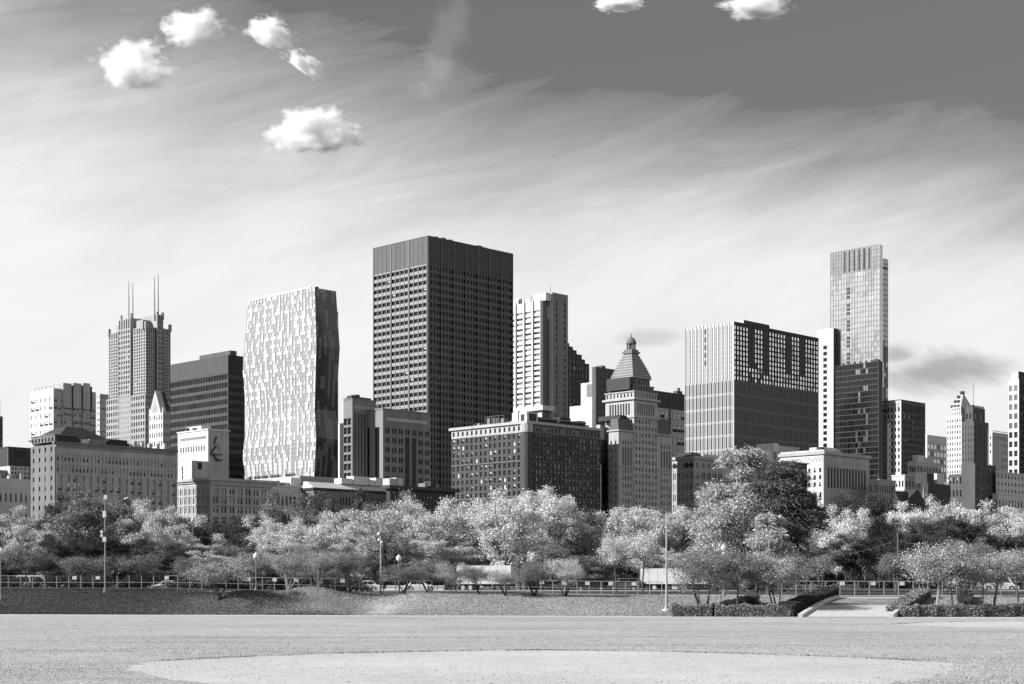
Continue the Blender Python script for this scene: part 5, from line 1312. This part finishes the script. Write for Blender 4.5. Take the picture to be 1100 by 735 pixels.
# big feathery conifers: sunlit left, shaded right put into needle colours
def conifer(name, px, topy, wpx, Z, leafk, seed, label, nb=58, nl=60000):
    rg = np.random.default_rng(seed); X = (px - 550)*Z/FOC; g = hgt(X, Z); H = EYE + (HZ - topy)*Z/FOC - g; W = wpx*Z/FOC
    rt = tag(empty(name, (X, Z, g)), label, 'tree', 'conifers in front of the fin-clad box'); t = MB(); r = .38
    t.tube([(0, 0, -.3), (.1, 0, H*.3), (-.1, .1, H*.65), (0, 0, H*.96)], [r*1.4, r, r*.6, .06], 8)
    C = []; D = []
    for i in range(nb):
        f = rg.uniform(.12, 1.0)**.9; z0 = H*(.10 + .88*f); a = rg.uniform(0, 6.28)
        prof_ = (1 - abs(f - .38)**1.25*1.18); L_ = max(.08, W/2*prof_*rg.uniform(.38, 1.22))
        d = np.array([math.cos(a), math.sin(a), 0]); rise = rg.uniform(.05, .45)*L_
        P = [np.array([0, 0, z0]) + d*L_*q + [0, 0, rise*math.sin(q*2.2) - .18*L_*q*q] for q in (0, .35, .7, 1.)]
        t.tube(P, [.11, .08, .05, .02], 4)
        n = int(nl/nb*(.35 + L_/(W/2)))
        q = rg.uniform(.15, 1.06, n)**.75; k = np.clip((q*3).astype(int), 0, 2); fr = q*3 - k
        Pn = np.array(P); base = Pn[k] + (Pn[k+1] - Pn[k])*fr[:, None]
        side = np.array([-d[1], d[0], 0]); ss = rg.normal(size=n)*.20*L_*(.35 + q)
        # sub-sprays: bundles of needles that hang and fan out from the limb
        nsp = max(6, n//26); si = rg.integers(0, nsp, n); so_ = rg.normal(size=(nsp, 3))*[.5, .5, .32]
        c = base + side*ss[:, None] + so_[si] + rg.normal(size=(n, 3))*[.16, .16, .12]; C.append(c)
        dd = d*.8 + side*np.sign(ss)[:, None]*.6 + np.array([0, 0, -.35]) + so_[si]*.8; D.append(dd)
    V = cards(np.concatenate(C), .125, rg, 3.2, np.concatenate(D), .5)
    t.build('trunk', barkd, rt); link('crown', card_mesh('crown', V, LEAF[leafk]), rt); return rt
conifer('conifer', 798, 487, 92, 205, 'pine_lit', 1, 'tall pale feathery conifer in front of the fin-clad box', 70, 120000)
conifer('conifer', 840, 499, 84, 196, 'pine_shaded', 2, 'tall dark feathery conifer on the right of the pale feathery one', 80, 120000)
conifer('conifer', 820, 512, 74, 212, 'pine_shaded', 6, 'dark conifer hidden between the pale and the dark feathery conifers', 64, 70000)
conifer('conifer', 826, 556, 52, 190, 'pine_lit', 9, 'low pale feathery conifer in front of the dark feathery one', 40, 42000)
conifer('conifer', 768, 536, 64, 214, 'pine_lit', 3, 'lower pale feathery conifer at the left foot of the tall pale one', 50, 60000)

# dark evergreen shrubs closing the view under the crowns
rg = np.random.default_rng(77)
def shrub_proto(seed):
    rg = np.random.default_rng(seed); n = 5200
    d = rg.normal(size=(90, 3)); d /= np.linalg.norm(d, axis=1)[:, None]; d[:, 2] = abs(d[:, 2])
    cen = d*rg.uniform(.55, 1.0, 90)[:, None]*[4.2, 1.8, 3.2]; C = cen[rg.integers(0, 90, n)] + rg.normal(size=(n, 3))*.34; C[:, 2] = np.abs(C[:, 2]) + .05
    return card_mesh('foliage', cards(C, .24, rg), LEAF['dark'])
SP = [shrub_proto(i) for i in range(4)]
stem = MB()
for k in range(5): stem.tube([(0 + k*.1, 0, -.1), ((k - 2)*.8, .2*(k % 2), 1.3)], [.07, .03], 5)
stemme = stem.mesh('stem', barkd)
SHR = []
px = -30
while px < 1140:
    Z = rr.uniform(252, 290); X = (px - 550)*Z/FOC
    if not (470 < px < 560 or 688 < px < 742):
        rt = empty('shrub', (X, Z, hgt(X, Z)), rr.uniform(-.2, .2)); rt.scale = (1, 1, rr.uniform(.75, 1.35)); rt['category'] = 'shrub'; rt['group'] = 'dark shrubs under the park trees'
        link('foliage', SP[rr.randint(0, 3)], rt); link('stem', stemme, rt); SHR.append((rt, px))
    px += rr.uniform(26, 40)
px = -25
while px < 402:
    Z = rr.uniform(188, 194); X = (px - 550)*Z/FOC
    rt = empty('shrub', (X, Z, hgt(X, Z)), rr.uniform(-.1, .1)); rt.scale = (.75, .6, rr.uniform(.42, .6)); rt['category'] = 'shrub'; rt['group'] = 'dark shrubs under the park trees'
    link('foliage', SP[rr.randint(0, 3)], rt); link('stem', stemme, rt); SHR.append((rt, px)); px += rr.uniform(36, 52)
d = {}
for rt, px in SHR: d.setdefault(next(l for x0, x1, l in LAND if x0 <= px < x1), []).append(rt)
for lm, L_ in d.items():
    for i, rt in enumerate(L_):
        rt['label'] = f"dark shrub under the tree crowns, below {lm}" if len(L_) == 1 else f"{ORD[i]}{'' if i == 0 else ' from left'} of dark shrubs under trees below {lm}"

# clipped hedges
def hedge(p0, p1, wd, ht, label, leafk='hedge', seed=1):
    rg = np.random.default_rng(seed); (x0, y0), (x1, y1) = p0, p1; L_ = math.hypot(x1-x0, y1-y0); a = math.atan2(y1-y0, x1-x0)
    z0, z1 = hgt(x0, y0), hgt(x1, y1)
    rt = tag(empty('hedge', (x0, y0, z0), a), label, 'hedge', 'clipped hedges beside the ramp')
    sl = (z1 - z0)/L_
    b = MB(); n0 = 0
    b.v += [(.12, -wd/2+.12, -.5), (L_-.12, -wd/2+.12, sl*L_-.5), (L_-.12, wd/2-.12, sl*L_-.5), (.12, wd/2-.12, -.5), (.12, -wd/2+.12, ht-.14), (L_-.12, -wd/2+.12, sl*L_+ht-.14), (L_-.12, wd/2-.12, sl*L_+ht-.14), (.12, wd/2-.12, ht-.14)]
    for q in ((0,3,2,1),(4,5,6,7),(0,1,5,4),(1,2,6,5),(2,3,7,6),(3,0,4,7)): b.f.append(q); b.m.append(0)
    b.build('stems', barkd, rt)
    n = int(420*(L_*(wd + 2*ht) + 2*wd*ht)); u = rg.uniform(0, L_, n); f = rg.uniform(0, wd + 2*ht, n)
    y = np.where(f < ht, -wd/2, np.where(f > ht + wd, wd/2, f - ht - wd/2)); z = np.where(f < ht, f, np.where(f > ht + wd, 2*ht + wd - f, ht))
    C = np.stack([u, y, z], 1) + rg.normal(size=(n, 3))*.07
    C[:, 2] += .09*np.sin(u*2.3 + seed) + .05*np.sin(u*5.1) ; C[:, 2] += sl*u
    me = card_mesh('foliage', cards(C, .13, rg), LEAF[leafk]); link('foliage', me, rt)
    return rt
def gp(px, py, Z=None):
    # ground point under a pixel on the bank: march
    Z = 100.0
    while Z < 240:
        x = (px - 550)*Z/FOC; zz = EYE + (HZ - py)*Z/FOC
        if zz <= hgt(x, Z): return (x, Z)
        Z += .25
    return ((px - 550)*200/FOC, 200)
hedge((15.2, 151.3), (19.0, 150.9), 1.4, 1.0, 'leftmost clipped hedge block at the foot of the bank, left of the concrete ramp', seed=1)
hedge((19.4, 150.8), (26.4, 149.6), 1.4, 1.0, 'longer clipped hedge block at the foot of the bank, touching the concrete ramp', seed=2)
hedge((19.0, 152.2), (24.5, 160.5), 1.3, .8, 'clipped hedge running up the bank behind the leftmost hedge block', 'dark', seed=3)
hedge((25.6, 149.0), (33.0, 163.6), 1.5, 1.05, 'dark clipped hedge climbing the left side of the concrete ramp', 'dark', seed=4)
hedge((36.2, 150.0), (42.5, 163.4), 1.4, .85, 'clipped hedge climbing the right side of the concrete ramp', seed=5)
for i, (a, c) in enumerate(((36.6, 38.2), (38.4, 39.9), (40.1, 41.7), (41.9, 44.3), (44.5, 47.2), (47.4, 49.4), (49.6, 52.5))):
    hedge((a, 149.2 - .02*i), (c, 148.9 - .02*i), 1.3, .95, f"{ORD[i]}{'' if i == 0 else ' from left'} rounded hedge block in the row right of the concrete ramp", seed=10 + i)
hedge((44.0, 153.5), (46.5, 162.5), 1.2, .75, 'hedge running up the bank behind the row right of the ramp', 'dark', seed=21)

rg = np.random.default_rng(9); n = 190000
u = rg.random(n); y = 1/(1/42.0 + u*(1/150.0 - 1/42.0)); x = rg.uniform(-.345, .345, n)*y
def infm(x, y, g): return (((np.abs(x - 1.1)/(14.6*g))**1.54 + (np.abs(y - 56.5)/np.where(y > 56.5, 12.3*g, 19.0*g))**1.54) < 1) | (((np.abs(x - 43)/(14.5*g))**1.6 + (np.abs(y - 116.5)/(13.5*g))**1.6) < 1)
wob = 1 + .05*np.sin(x*1.7 + y*.9) + rg.normal(size=n)*.05
keep = (~infm(x, y, wob)) | (rg.random(n) < .06); keep &= y < 150 - .15*x
# worn mower tracks and bare patches thin the turf
dens = .65 + .35*np.sin(y*.42 + .05*x + 1.5*np.sin(x*.11)) + .25*np.sin(x*.31 + y*.17)
keep &= rg.random(n) < np.clip(dens, .25, 1); x, y = x[keep], y[keep]; n = len(x)
C = np.stack([x, y, np.full(n, .014)], 1)
V = cards(C, .036, rg, 1.6, None, .2).reshape(-1, 4, 3); V[:, :, 2] = np.maximum(V[:, :, 2], .007)
LEAF['straw'] = leafmat('dry_grass_tuft', .36, .42, .25)
gr = link('grass', card_mesh('grass', V.reshape(-1, 3), LEAF['straw'])); tag(gr, 'short dry grass tufts over the playing field', 'grass', None, 'stuff')
n = 130000; x = rg.uniform(-58, 58, n); e_ = 155.5 - .158*x; y = e_ + BW*1.2*rg.random(n)
keep = ~((x > 25.5 + (y - 147)*.44) & (x < 36.5 + (y - 147)*.46)); x, y = x[keep], y[keep]; n = len(x)
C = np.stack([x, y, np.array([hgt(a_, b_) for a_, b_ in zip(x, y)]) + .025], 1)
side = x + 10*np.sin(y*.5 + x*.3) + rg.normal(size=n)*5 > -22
for sel, k_, v_, lab in ((side, 'turf', .30, 'tufted grass on the paler right part of the bank'), (~side, 'dark_turf', .055, 'tufted darker grass on the left part of the bank')):
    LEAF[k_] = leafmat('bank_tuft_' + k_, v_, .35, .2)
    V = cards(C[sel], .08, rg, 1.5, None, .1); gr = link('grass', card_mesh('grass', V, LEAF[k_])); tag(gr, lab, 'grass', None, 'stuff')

# thicker darker grass lip along the infield edges
P = []
for cx, cy, rx, ry0, ry1, p_, n in ((1.1, 56.5, 14.6, 12.3, 19.0, 1.3, 3200), (43, 116.5, 14.5, 13.5, 13.5, 1.25, 2000)):
    a = rg.uniform(.25, math.pi - .25, n); k = 1.004 + rg.normal(size=n)*.022
    P.append(np.stack([cx + k*rx*np.sign(np.cos(a))*np.abs(np.cos(a))**p_, cy + k*np.where(np.sin(a) > 0, ry0, ry1)*np.sign(np.sin(a))*np.abs(np.sin(a))**p_, np.full(n, .03)], 1))
C = np.concatenate(P); C = C[rg.random(len(C)) < .35 + .65*(np.sin(C[:, 0]*.9) > -.2)]
LEAF['lip'] = leafmat('grass_lip', .20, .5, .2)
V = cards(C, .045, rg, 1.4, None, .0).reshape(-1, 4, 3); V[:, :, 2] = np.maximum(V[:, :, 2], .007)
gr = link('grass', card_mesh('grass', V.reshape(-1, 3), LEAF['lip'])); tag(gr, 'thicker darker grass lip along the edges of the dirt infields', 'grass', None, 'stuff')
# ================================================================== FENCE, LAMPS, VEHICLES
galv = mat('galvanised_steel', .22, .15, 2.0, rough=.5, metal=0.0, spec=.5); polem = mat('pole_paint', .15, .2, 2.0, rough=.5)
lampw = mat('opal_globe', .6, .03, 2.0, rough=.25); signw = mat('sign_white', .55, .05, 1.0, rough=.5)
def fence(label, px0, px1, sp, Zf, signs, hgt_=1.5, gaps=()):
    rt = None; pts = []
    px = px0
    while px <= px1:
        Z = Zf((px - 550)/FOC*174); X = (px - 550)*Z/FOC; pts.append((X, Z, hgt(X, Z), px)); px += sp
    X0, Y0, Z0, _ = pts[0]
    rt = tag(empty('metal_fence', (X0, Y0, Z0)), label, 'fence')
    pm = MB(); pm.tube([(0, 0, -.3), (0, 0, hgt_ + .03)], [.045, .045], 6); pme = pm.mesh('post', galv)
    for X, Y, Z, _ in pts: link('post', pme, rt, (X - X0, Y - Y0, Z - Z0))
    for k, (zz, r) in enumerate(((hgt_, .035), (hgt_*.5, .028), (.12, .02))):
        b = MB(); run = []
        for X, Y, Z, px in pts:
            if k == 0 and any(a < px < c for a, c in gaps):
                if len(run) > 1: b.tube(run, [r]*len(run), 5)
                run = []
            else: run.append((X - X0, Y - Y0 - .03, Z - Z0 + zz))
        if len(run) > 1: b.tube(run, [r]*len(run), 5)
        b.build('rail', galv, rt)
    for px in signs:
        Z = Zf((px - 550)/FOC*174) - .1; X = (px - 550)*Z/FOC
        b = MB(); b.box(-.24, .24, -.015, .015, -.36, 0); b.build('sign_plate', signw, rt, (X - X0, Z - Y0, hgt(X, Z) - Z0 + hgt_ - .05))
    return rt
zf = lambda x: edgeY(x) + BW*1.08
fence('long metal post-and-rail fence on top of the bank, left of the concrete ramp', -30, 712, 13.0, zf, [80, 105, 179, 267, 295, 318, 582, 606, 631, 656, 681, 368], 1.5, ((60, 90), (108, 130), (150, 170), (196, 214)))
fence('metal fence crossing behind the concrete ramp and the right trees', 824, 1120, 15.7, zf, [938, 969, 905], 1.62)

def lamp(px, base_y, globe_y, Z, label, double=False):
    X = (px - 550)*Z/FOC; g = hgt(X, Z); hz_ = EYE + (HZ - globe_y)*Z/FOC - g
    rt = tag(empty('park_lamp', (X, Z, g)), label, 'street lamp', 'globe lamps along the fence')
    b = MB(); b.lathe([(.2, -.2), (.2, .25), (.13, .4), (.1, .55), (.065, .8), (.055, hz_ - .45), (.1, hz_ - .38), (.12, hz_ - .3)], n=10); b.build('pole', polem, rt)
    b = MB(); b.lathe([(.1, hz_ - .3), (.24, hz_ - .2), (.31, hz_), (.27, hz_ + .2), (.14, hz_ + .33), (.03, hz_ + .42)], n=14); b.build('globe', lampw, rt, smooth=True)
    b = MB(); b.lathe([(.06, hz_ + .4), (.05, hz_ + .5), (.01, hz_ + .58)], n=8); b.build('finial', polem, rt)
    if double:
        b = MB(); b.lathe([(.1, hz_ - .95), (.22, hz_ - .86), (.3, hz_ - .68), (.25, hz_ - .5), (.1, hz_ - .42)], n=14); b.build('globe', lampw, rt, smooth=True)
lamp(1, 634, 592.5, 172, 'globe lamp at the left edge of the photo, by the fence')
lamp(275, 636, 597.5, 172, 'white globe lamp by the fence, below the bright patterned tower')
lamp(428.5, 640, 600, 172, 'white globe lamp by the fence, below the widest dark tower')
lamp(777.5, 642, 589, 168, 'globe lamp with two stacked white globes in front of the pale conifer', True)
lamp(207, 640, 559, 290, 'white-headed lamp showing over the dark trees below the white arcaded tower')
# field light pole with equipment at left
def pole_root(px, Z, label, cat='light pole', name='light_pole'):
    X = (px - 550)*Z/FOC; return tag(empty(name, (X, Z, hgt(X, Z))), label, cat), hgt(X, Z)
rt, g = pole_root(113, 174, 'tall light pole with raised arm and white equipment boxes, below the long brown block')
zz = lambda py, Z=174: EYE + (HZ - py)*Z/FOC - g
b = MB(); b.lathe([(.2, -.2), (.2, .3), (.12, .4), (.1, 4), (.07, zz(541)), (.06, zz(535))], n=10); b.build('pole', polem, rt)
b = MB(); b.tube([(0, 0, zz(542)), (1.2, 0, zz(539.5)), (2.3, 0, zz(535.5))], [.05, .045, .04], 6); b.build('arm', polem, rt)
b = MB(); b.tube([(2.1, 0, zz(536.2)), (2.5, 0, zz(534.6))], [.09, .07], 8); b.build('lamp_head', signw, rt)
for y0, y1, x0, x1 in ((532, 536.5, -.12, .22), (549, 556, -.25, .1), (577, 582, -.25, .12)):
    b = MB(); b.box(x0, x1, -.2, .12, zz(y1), zz(y0)); b.build('equipment_box', signw, rt)
for x in (-.35, .32):
    for y in (570, 574):
        b = MB(); b.box(x - .13, x + .13, -.22, -.02, zz(y + 3), zz(y)); b.build('floodlight', darkm if x > 0 else signw, rt)
b = MB(); b.box(-.45, .45, -.06, .06, zz(572.5), zz(571.5)); b.build('bracket', darkm, rt)
rt, g = pole_root(409, 175, 'slim light pole with small floodlights below the ribbed brown block')
b = MB(); b.lathe([(.16, -.2), (.16, .3), (.1, .4), (.075, zz(562, 175))], n=10); b.build('pole', mat('aluminium', .28, .1, 2), rt)
for y, x in ((573, -.2), (579.5, -.15), (582, .1)):
    b = MB(); b.lathe([(.05, 0), (.17, .05), (.15, .3), (.04, .36)], x, -.12, 8); b.build('floodlight', lampw, rt, (0, 0, zz(y + 2, 175)))
rt, g = pole_root(716, 158, 'tall street light with long curved arm and dark box, left of the clipped hedges')
b = MB(); b.lathe([(.22, -.2), (.22, .35), (.13, .45), (.10, 4), (.065, zz(549, 158))], n=10); b.build('pole', mat('aluminium', .28, .1, 2), rt)
b = MB(); b.lathe([(.45, -.3), (.45, .06), (.3, .12)], n=12); b.build('footing', signw, rt)
b = MB(); b.tube([(0, 0, zz(550, 158)), (-.5, 0, zz(547, 158)), (-1.4, 0, zz(544.8, 158)), (-2.1, 0, zz(544.2, 158))], [.075, .065, .06, .055], 6); b.build('arm', polem, rt)
b = MB(); b.tube([(-2.0, 0, zz(544.3, 158)), (-2.25, 0, zz(544.4, 158)), (-2.6, 0, zz(545, 158))], [.06, .12, .05], 8); b.build('lamp_head', darkm, rt)
b = MB(); b.box(.08, .38, -.12, .12, zz(592, 158), zz(588, 158)); b.build('control_box', black, rt)
# pole with string lights at right
rt, g = pole_root(964, 200, 'pale pole holding the string of lights, below the white-edged dark slab')
b = MB(); b.lathe([(.16, -.2), (.13, 1), (.1, zz(572, 200))], n=8); b.build('pole', signw, rt)
b = MB(); b.box(-.3, .3, -.05, .05, zz(580, 200), zz(578.5, 200)); b.build('crossarm', darkm, rt)
a_ = at(964, 580, 200); c_ = at(878, 598, 205); e_ = at(990, 584, 203)
b = MB(); P = []
for i in range(25):
    t_ = i/24; P.append((a_[0] + (c_[0]-a_[0])*t_, a_[1] + (c_[1]-a_[1])*t_, a_[2] + (c_[2]-a_[2])*t_ - 1.0*math.sin(math.pi*t_)*.5))
b.tube(P, [.035]*25, 5); b.tube([a_, ((a_[0]+e_[0])/2, (a_[1]+e_[1])/2, (a_[2]+e_[2])/2 - .25), e_], [.03]*3, 5)
ro = tag(b.build('light_string', signw), 'sagging string of small lights between the pale pole and the conifers', 'light string')
for p_ in P[2::2]:
    b = MB(); b.lathe([(.02, -.05), (.07, -.12), (.06, -.22), (.01, -.27)], p_[0], p_[1], 6); k = b.build('bulb', lampw, ro, (0, 0, p_[2]))

# vehicles
def wheel_parts(rt, x, y, r):
    t = MB(); n = 16
    for i in range(n):
        a0, a1 = 2*math.pi*i/n, 2*math.pi*(i+1)/n
        for s in (-.11, .11):
            t.poly([(x + r*math.cos(a0), y + s, r + r*math.sin(a0)), (x + r*math.cos(a1), y + s, r + r*math.sin(a1)), (x + .6*r*math.cos(a1), y + s, r + .6*r*math.sin(a1)), (x + .6*r*math.cos(a0), y + s, r + .6*r*math.sin(a0))])
        t.quad((x + r*math.cos(a0), y - .11, r + r*math.sin(a0)), (x + r*math.cos(a1), y - .11, r + r*math.sin(a1)), (x + r*math.cos(a1), y + .11, r + r*math.sin(a1)), (x + r*math.cos(a0), y + .11, r + r*math.sin(a0)))
    wo = t.build('wheel', mat('tyre_rubber', .02, .2, 2), rt)
    d = MB(); pts = [(x + .6*r*math.cos(2*math.pi*i/12), r + .6*r*math.sin(2*math.pi*i/12)) for i in range(12)]
    d.prism(pts, y - .09, y + .09, 'y'); d.build('rim', mat('rim_alloy', .4, .1, 2, rough=.3), wo)
def car(px, Z, paint, label, kind='sedan', flip=False):
    X = (px - 550)*Z/FOC; rt = tag(empty('parked_car', (X, Z, GR + .006), math.pi if flip else 0), label, 'car', 'cars on the road behind the fence')
    hh = {'sedan': 1.45, 'suv': 1.8, 'van': 2.2}[kind]; L_ = {'sedan': 4.6, 'suv': 4.8, 'van': 5.4}[kind]; h = L_/2; w_ = .9
    belt = .92 if kind == 'sedan' else 1.08
    low = [(-h, .35), (-h+.05, .2), (h-.05, .2), (h, .4), (h-.05, .72), (h-.9, belt-.04), (-h+.7, belt), (-h+.04, belt-.1)]
    b = MB(); b.prism(low, -w_, w_, 'y')
    r0, r1 = {'sedan': (-h+1.2, h-2.2), 'suv': (-h+.45, h-1.9), 'van': (-h+.2, h-1.5)}[kind]; f0, f1 = {'sedan': (-h+.55, h-1.25), 'suv': (-h+.12, h-1.1), 'van': (-h+.05, h-.75)}[kind]
    n0 = len(b.v); b.frustum(f0, f1, -w_+.04, w_-.04, belt-.05, r0, r1, -w_+.2, w_-.2, hh)
    o = b.build('body', paint, rt)
    bv = o.modifiers.new('bevel', 'BEVEL'); bv.width = .05; bv.segments = 2
    for s in (-1, 1):
        g = MB(); yb, yt = s*(w_-.035), s*(w_-.185)
        def pt(u, v): # u along, v 0..1 up
            xa = f0 + (f1 - f0)*u; xb = r0 + (r1 - r0)*u; return (xa + (xb - xa)*v, yb + (yt - yb)*v + s*.012, belt - .05 + (hh - belt + .05)*v)
        for a, c in ((.08, .46), (.5, .9)): g.quad(pt(a, .14), pt(c, .14), pt(c, .86), pt(a, .86))
        g.build('side_windows', glass, rt)
    for e, xa, xb in ((1, f1, r1), (-1, f0, r0)):
        g = MB(); q = lambda y, v: (xa + (xb - xa)*v + e*.012, y*(1 - .14*v), belt - .05 + (hh - belt + .05)*v)
        g.quad(q(-.72, .12), q(.72, .12), q(.72, .88), q(-.72, .88)); g.build('windscreen' if e == 1 else 'rear_window', glass, rt)
        for y in (-.65, .65):
            l_ = MB(); xx = e*(h - .02); l_.box(min(xx, xx + e*.04), max(xx, xx + e*.04), y - .17, y + .17, .55, .7); l_.build('headlight' if e == 1 else 'tail_light', lampw if e == 1 else darkm, rt)
    for x in (-h*.58, h*.6):
        for y in (-w_+.08, w_-.08): wheel_parts(rt, x, y, .34 if kind == 'sedan' else .38)
def paint(n, v): return mat('car_paint_' + n, v, .04, .5, rough=.22, spec=.6)
PW, PS, PD, PB = paint('white', .62), paint('silver', .35), paint('grey', .09), paint('black', .02)
for px, Z, p_, lab, k, fl in ((38, 221, PW, 'white van on the road near the left edge', 'van', 0), (78, 220, PS, 'silver car behind the fence just left of the equipment light pole', 'sedan', 1), (140, 221, PD, 'dark grey car behind the fence right of the equipment light pole', 'sedan', 0), (178, 220, PW, 'white car behind the fence below the twin-antenna tower', 'sedan', 1), (228, 221, PB, 'black car behind the thin low-branched tree on the bank', 'suv', 0),
                             (297, 220, PS, 'silver car behind the pale-stemmed vase-shaped trees', 'sedan', 0), (392, 221, PW, 'white car just left of the slim light pole', 'sedan', 1), (452, 220, PW, 'white car right of the globe lamp below the widest dark tower', 'sedan', 0), (596, 221, PD, 'dark grey car left of the black utility vehicle', 'sedan', 0), (634, 219, PB, 'black utility vehicle with side windows behind the fence, below the hotel', 'suv', 0), (669, 219.5, PD, 'dark utility vehicle behind the fence, left of the white trailer', 'suv', 1),
                             (868, 220, PW, 'white car behind the fence, left of the concrete ramp', 'sedan', 0), (905, 221, PS, 'silver car behind the fence, above the concrete ramp', 'sedan', 1), (1072, 220, PW, 'white van behind the fence near the right edge', 'van', 0), (1030, 221, PD, 'dark car behind the fence and the right trees', 'sedan', 0)):
    car(px, Z, p_, lab, k, bool(fl))
def trailer(px0, px1, Z, topy, label):
    X0, X1 = (px0 - 550)*Z/FOC, (px1 - 550)*Z/FOC; L_ = X1 - X0; rt = tag(empty('box_trailer', (X0, Z, GR + .006), R(-20)), label, 'trailer', 'white trailers behind the fence'); H = EYE + (HZ - topy)*Z/FOC - GR
    b = MB(); b.box(0, L_, -1.2, 1.2, .95, H); o = b.build('box_body', mat('trailer_white', .45, .05, .4, rough=.45), rt); bv = o.modifiers.new('bevel', 'BEVEL'); bv.width = .04
    b = MB()
    for i in range(int(L_/1.2) + 1): b.box(i*1.2, min(L_, i*1.2 + .06), -1.23, -1.2, 1.0, H - .05)
    b.build('side_ribs', mat('trailer_rib', .5, .05, 1), rt)
    b = MB(); b.box(.1, L_ - .1, -.5, .5, .7, .95); b.build('chassis', darkm, rt)
    b = MB(); b.box(L_*.78, L_*.78 + .1, -.9, -.8, 0, .9); b.build('landing_leg', darkm, rt)
    for x in (.9, 2.0):
        for y in (-1.05, 1.05): wheel_parts(rt, x, y, .48)
trailer(494, 556, 221, 608, 'white box trailer seen through the trunks below the hotel')
trailer(690, 775, 221, 611, 'white box trailer behind the tall street light')
for i, (a, c) in enumerate(((405, 428), (430, 453), (455, 478))):
    Z = 240; X0, X1 = (a - 550)*Z/FOC, (c - 550)*Z/FOC; b = MB()
    b.prism([(-.3, 0), (.3, 0), (.3, .08), (.13, .35), (.09, .85), (-.09, .85), (-.13, .35), (-.3, .08)], 0, X1 - X0, 'x')
    tag(b.build('concrete_barrier', white, None, (X0, Z, GR)), f"{['left', 'middle', 'right'][i]} one of three pale concrete barriers across the road, below the widest dark tower", 'barrier', 'concrete barriers along the road')
rt = tag(empty('guard_rail', ((866 - 550)*240/FOC, 240, GR)), 'long white guard rail behind the string of lights, right of the dark conifer', 'guard rail')
L_ = 96*240/FOC; b = MB(); b.box(0, L_, -.05, .05, EYE + (HZ - 605)*240/FOC - GR, EYE + (HZ - 603.4)*240/FOC - GR); b.build('rail', signw, rt)
pm = MB(); pm.box(-.06, .06, .0, .1, 0, EYE + (HZ - 605)*240/FOC - GR); pme = pm.mesh('post', galv)
for i in range(7): link('post', pme, rt, (.3 + i*(L_ - .6)/6, 0, 0))

# ================================================================== CUMULUS CLOUDS
def cloudmat(name, seed, rad, dens=1.0, wisp=0.0):
    m = bpy.data.materials.new(name); m.use_nodes = True; nt = m.node_tree; nt.nodes.clear(); N = nt.nodes.new; L = nt.links.new
    out = N('ShaderNodeOutputMaterial'); vol = N('ShaderNodeVolumePrincipled'); L(vol.outputs[0], out.inputs['Volume'])
    vol.inputs['Color'].default_value = (1, 1, 1, 1); vol.inputs['Anisotropy'].default_value = .1
    tc = N('ShaderNodeTexCoord'); sp = N('ShaderNodeSeparateXYZ'); L(tc.outputs['Object'], sp.inputs[0])
    def mth(op, a, b=None):
        n = N('ShaderNodeMath'); n.operation = op
        for i, q in enumerate((a, b)):
            if q is None: continue
            if isinstance(q, (int, float)): n.inputs[i].default_value = q
            else: L(q, n.inputs[i])
        return n.outputs[0]
    ln = N('ShaderNodeVectorMath'); ln.operation = 'LENGTH'; L(tc.outputs['Object'], ln.inputs[0])
    mp = N('ShaderNodeMapping'); mp.inputs['Location'].default_value = (seed*3.1, seed*1.7, seed*.9); L(tc.outputs['Object'], mp.inputs[0])
    nz = N('ShaderNodeTexNoise'); nz.inputs['Scale'].default_value = 2.3; nz.inputs['Detail'].default_value = 8; nz.inputs['Roughness'].default_value = .68; L(mp.outputs[0], nz.inputs['Vector'])
    # rounded top, flatter base
    zb = mth('MULTIPLY', mth('MAXIMUM', mth('MULTIPLY', mth('ADD', sp.outputs[2], .35), -1.0), 0.0), 2.2)
    f = mth('SUBTRACT', mth('ADD', mth('SUBTRACT', .62 - wisp, ln.outputs['Value']), mth('MULTIPLY', mth('SUBTRACT', nz.outputs[0], .5), 2.3)), zb)
    # fade to nothing at the box
    f = mth('SUBTRACT', f, mth('MULTIPLY', mth('MAXIMUM', mth('SUBTRACT', ln.outputs['Value'], .95), 0.0), 4.0))
    n = N('ShaderNodeMapRange'); L(f, n.inputs[0]); n.inputs[1].default_value = 0.0; n.inputs[2].default_value = .38; n.inputs[3].default_value = 0; n.inputs[4].default_value = dens*6.5/rad
    L(n.outputs[0], vol.inputs['Density']); return m
CD = 3200.0
def cloud(px, py, rx, rz, seed, label, dens=1.0, wisp=0.0, rot=0.0):
    s = CD/FOC; X, Y, Z = at(px, py, CD); b = MB(); bm = bmesh.new(); bmesh.ops.create_icosphere(bm, subdivisions=2, radius=1.12)
    me = bpy.data.meshes.new('cumulus_cloud'); bm.to_mesh(me); bm.free(); me.materials.append(cloudmat('cloud_vapour_%d' % seed, seed, min(rx, rz)*s, dens, wisp))
    o = link('cumulus_cloud', me, None, (X, Y, Z)); o.scale = (rx*s*1.45, max(rx, rz)*s*.8, rz*s*1.4); o.rotation_euler = (0, rot, 0)
    tag(o, label, 'cloud', 'small white clouds')
cloud(145, 75, 42, 33, 1, 'large rounded white cloud, leftmost in the upper sky')
cloud(208, 33, 34, 25, 2, 'ragged white cloud at the top, right of the leftmost cloud', .8)
cloud(290, 38, 27, 19, 3, 'small white cloud near the top with a tail running down right', .9, 0, R(20))
cloud(327, 70, 23, 12, 4, 'thin white tail cloud just below the small top cloud', .7, 0, R(30))
cloud(337, 146, 46, 29, 5, 'lowest large white cloud with a flat base, above the bright patterned tower', 1.0)
cloud(664, 5, 26, 9, 6, 'thin white cloud touching the top edge, above the pyramid-roofed tower', .8)
cloud(813, 7, 35, 19, 7, 'white cloud at the top edge, above the fin-clad box')
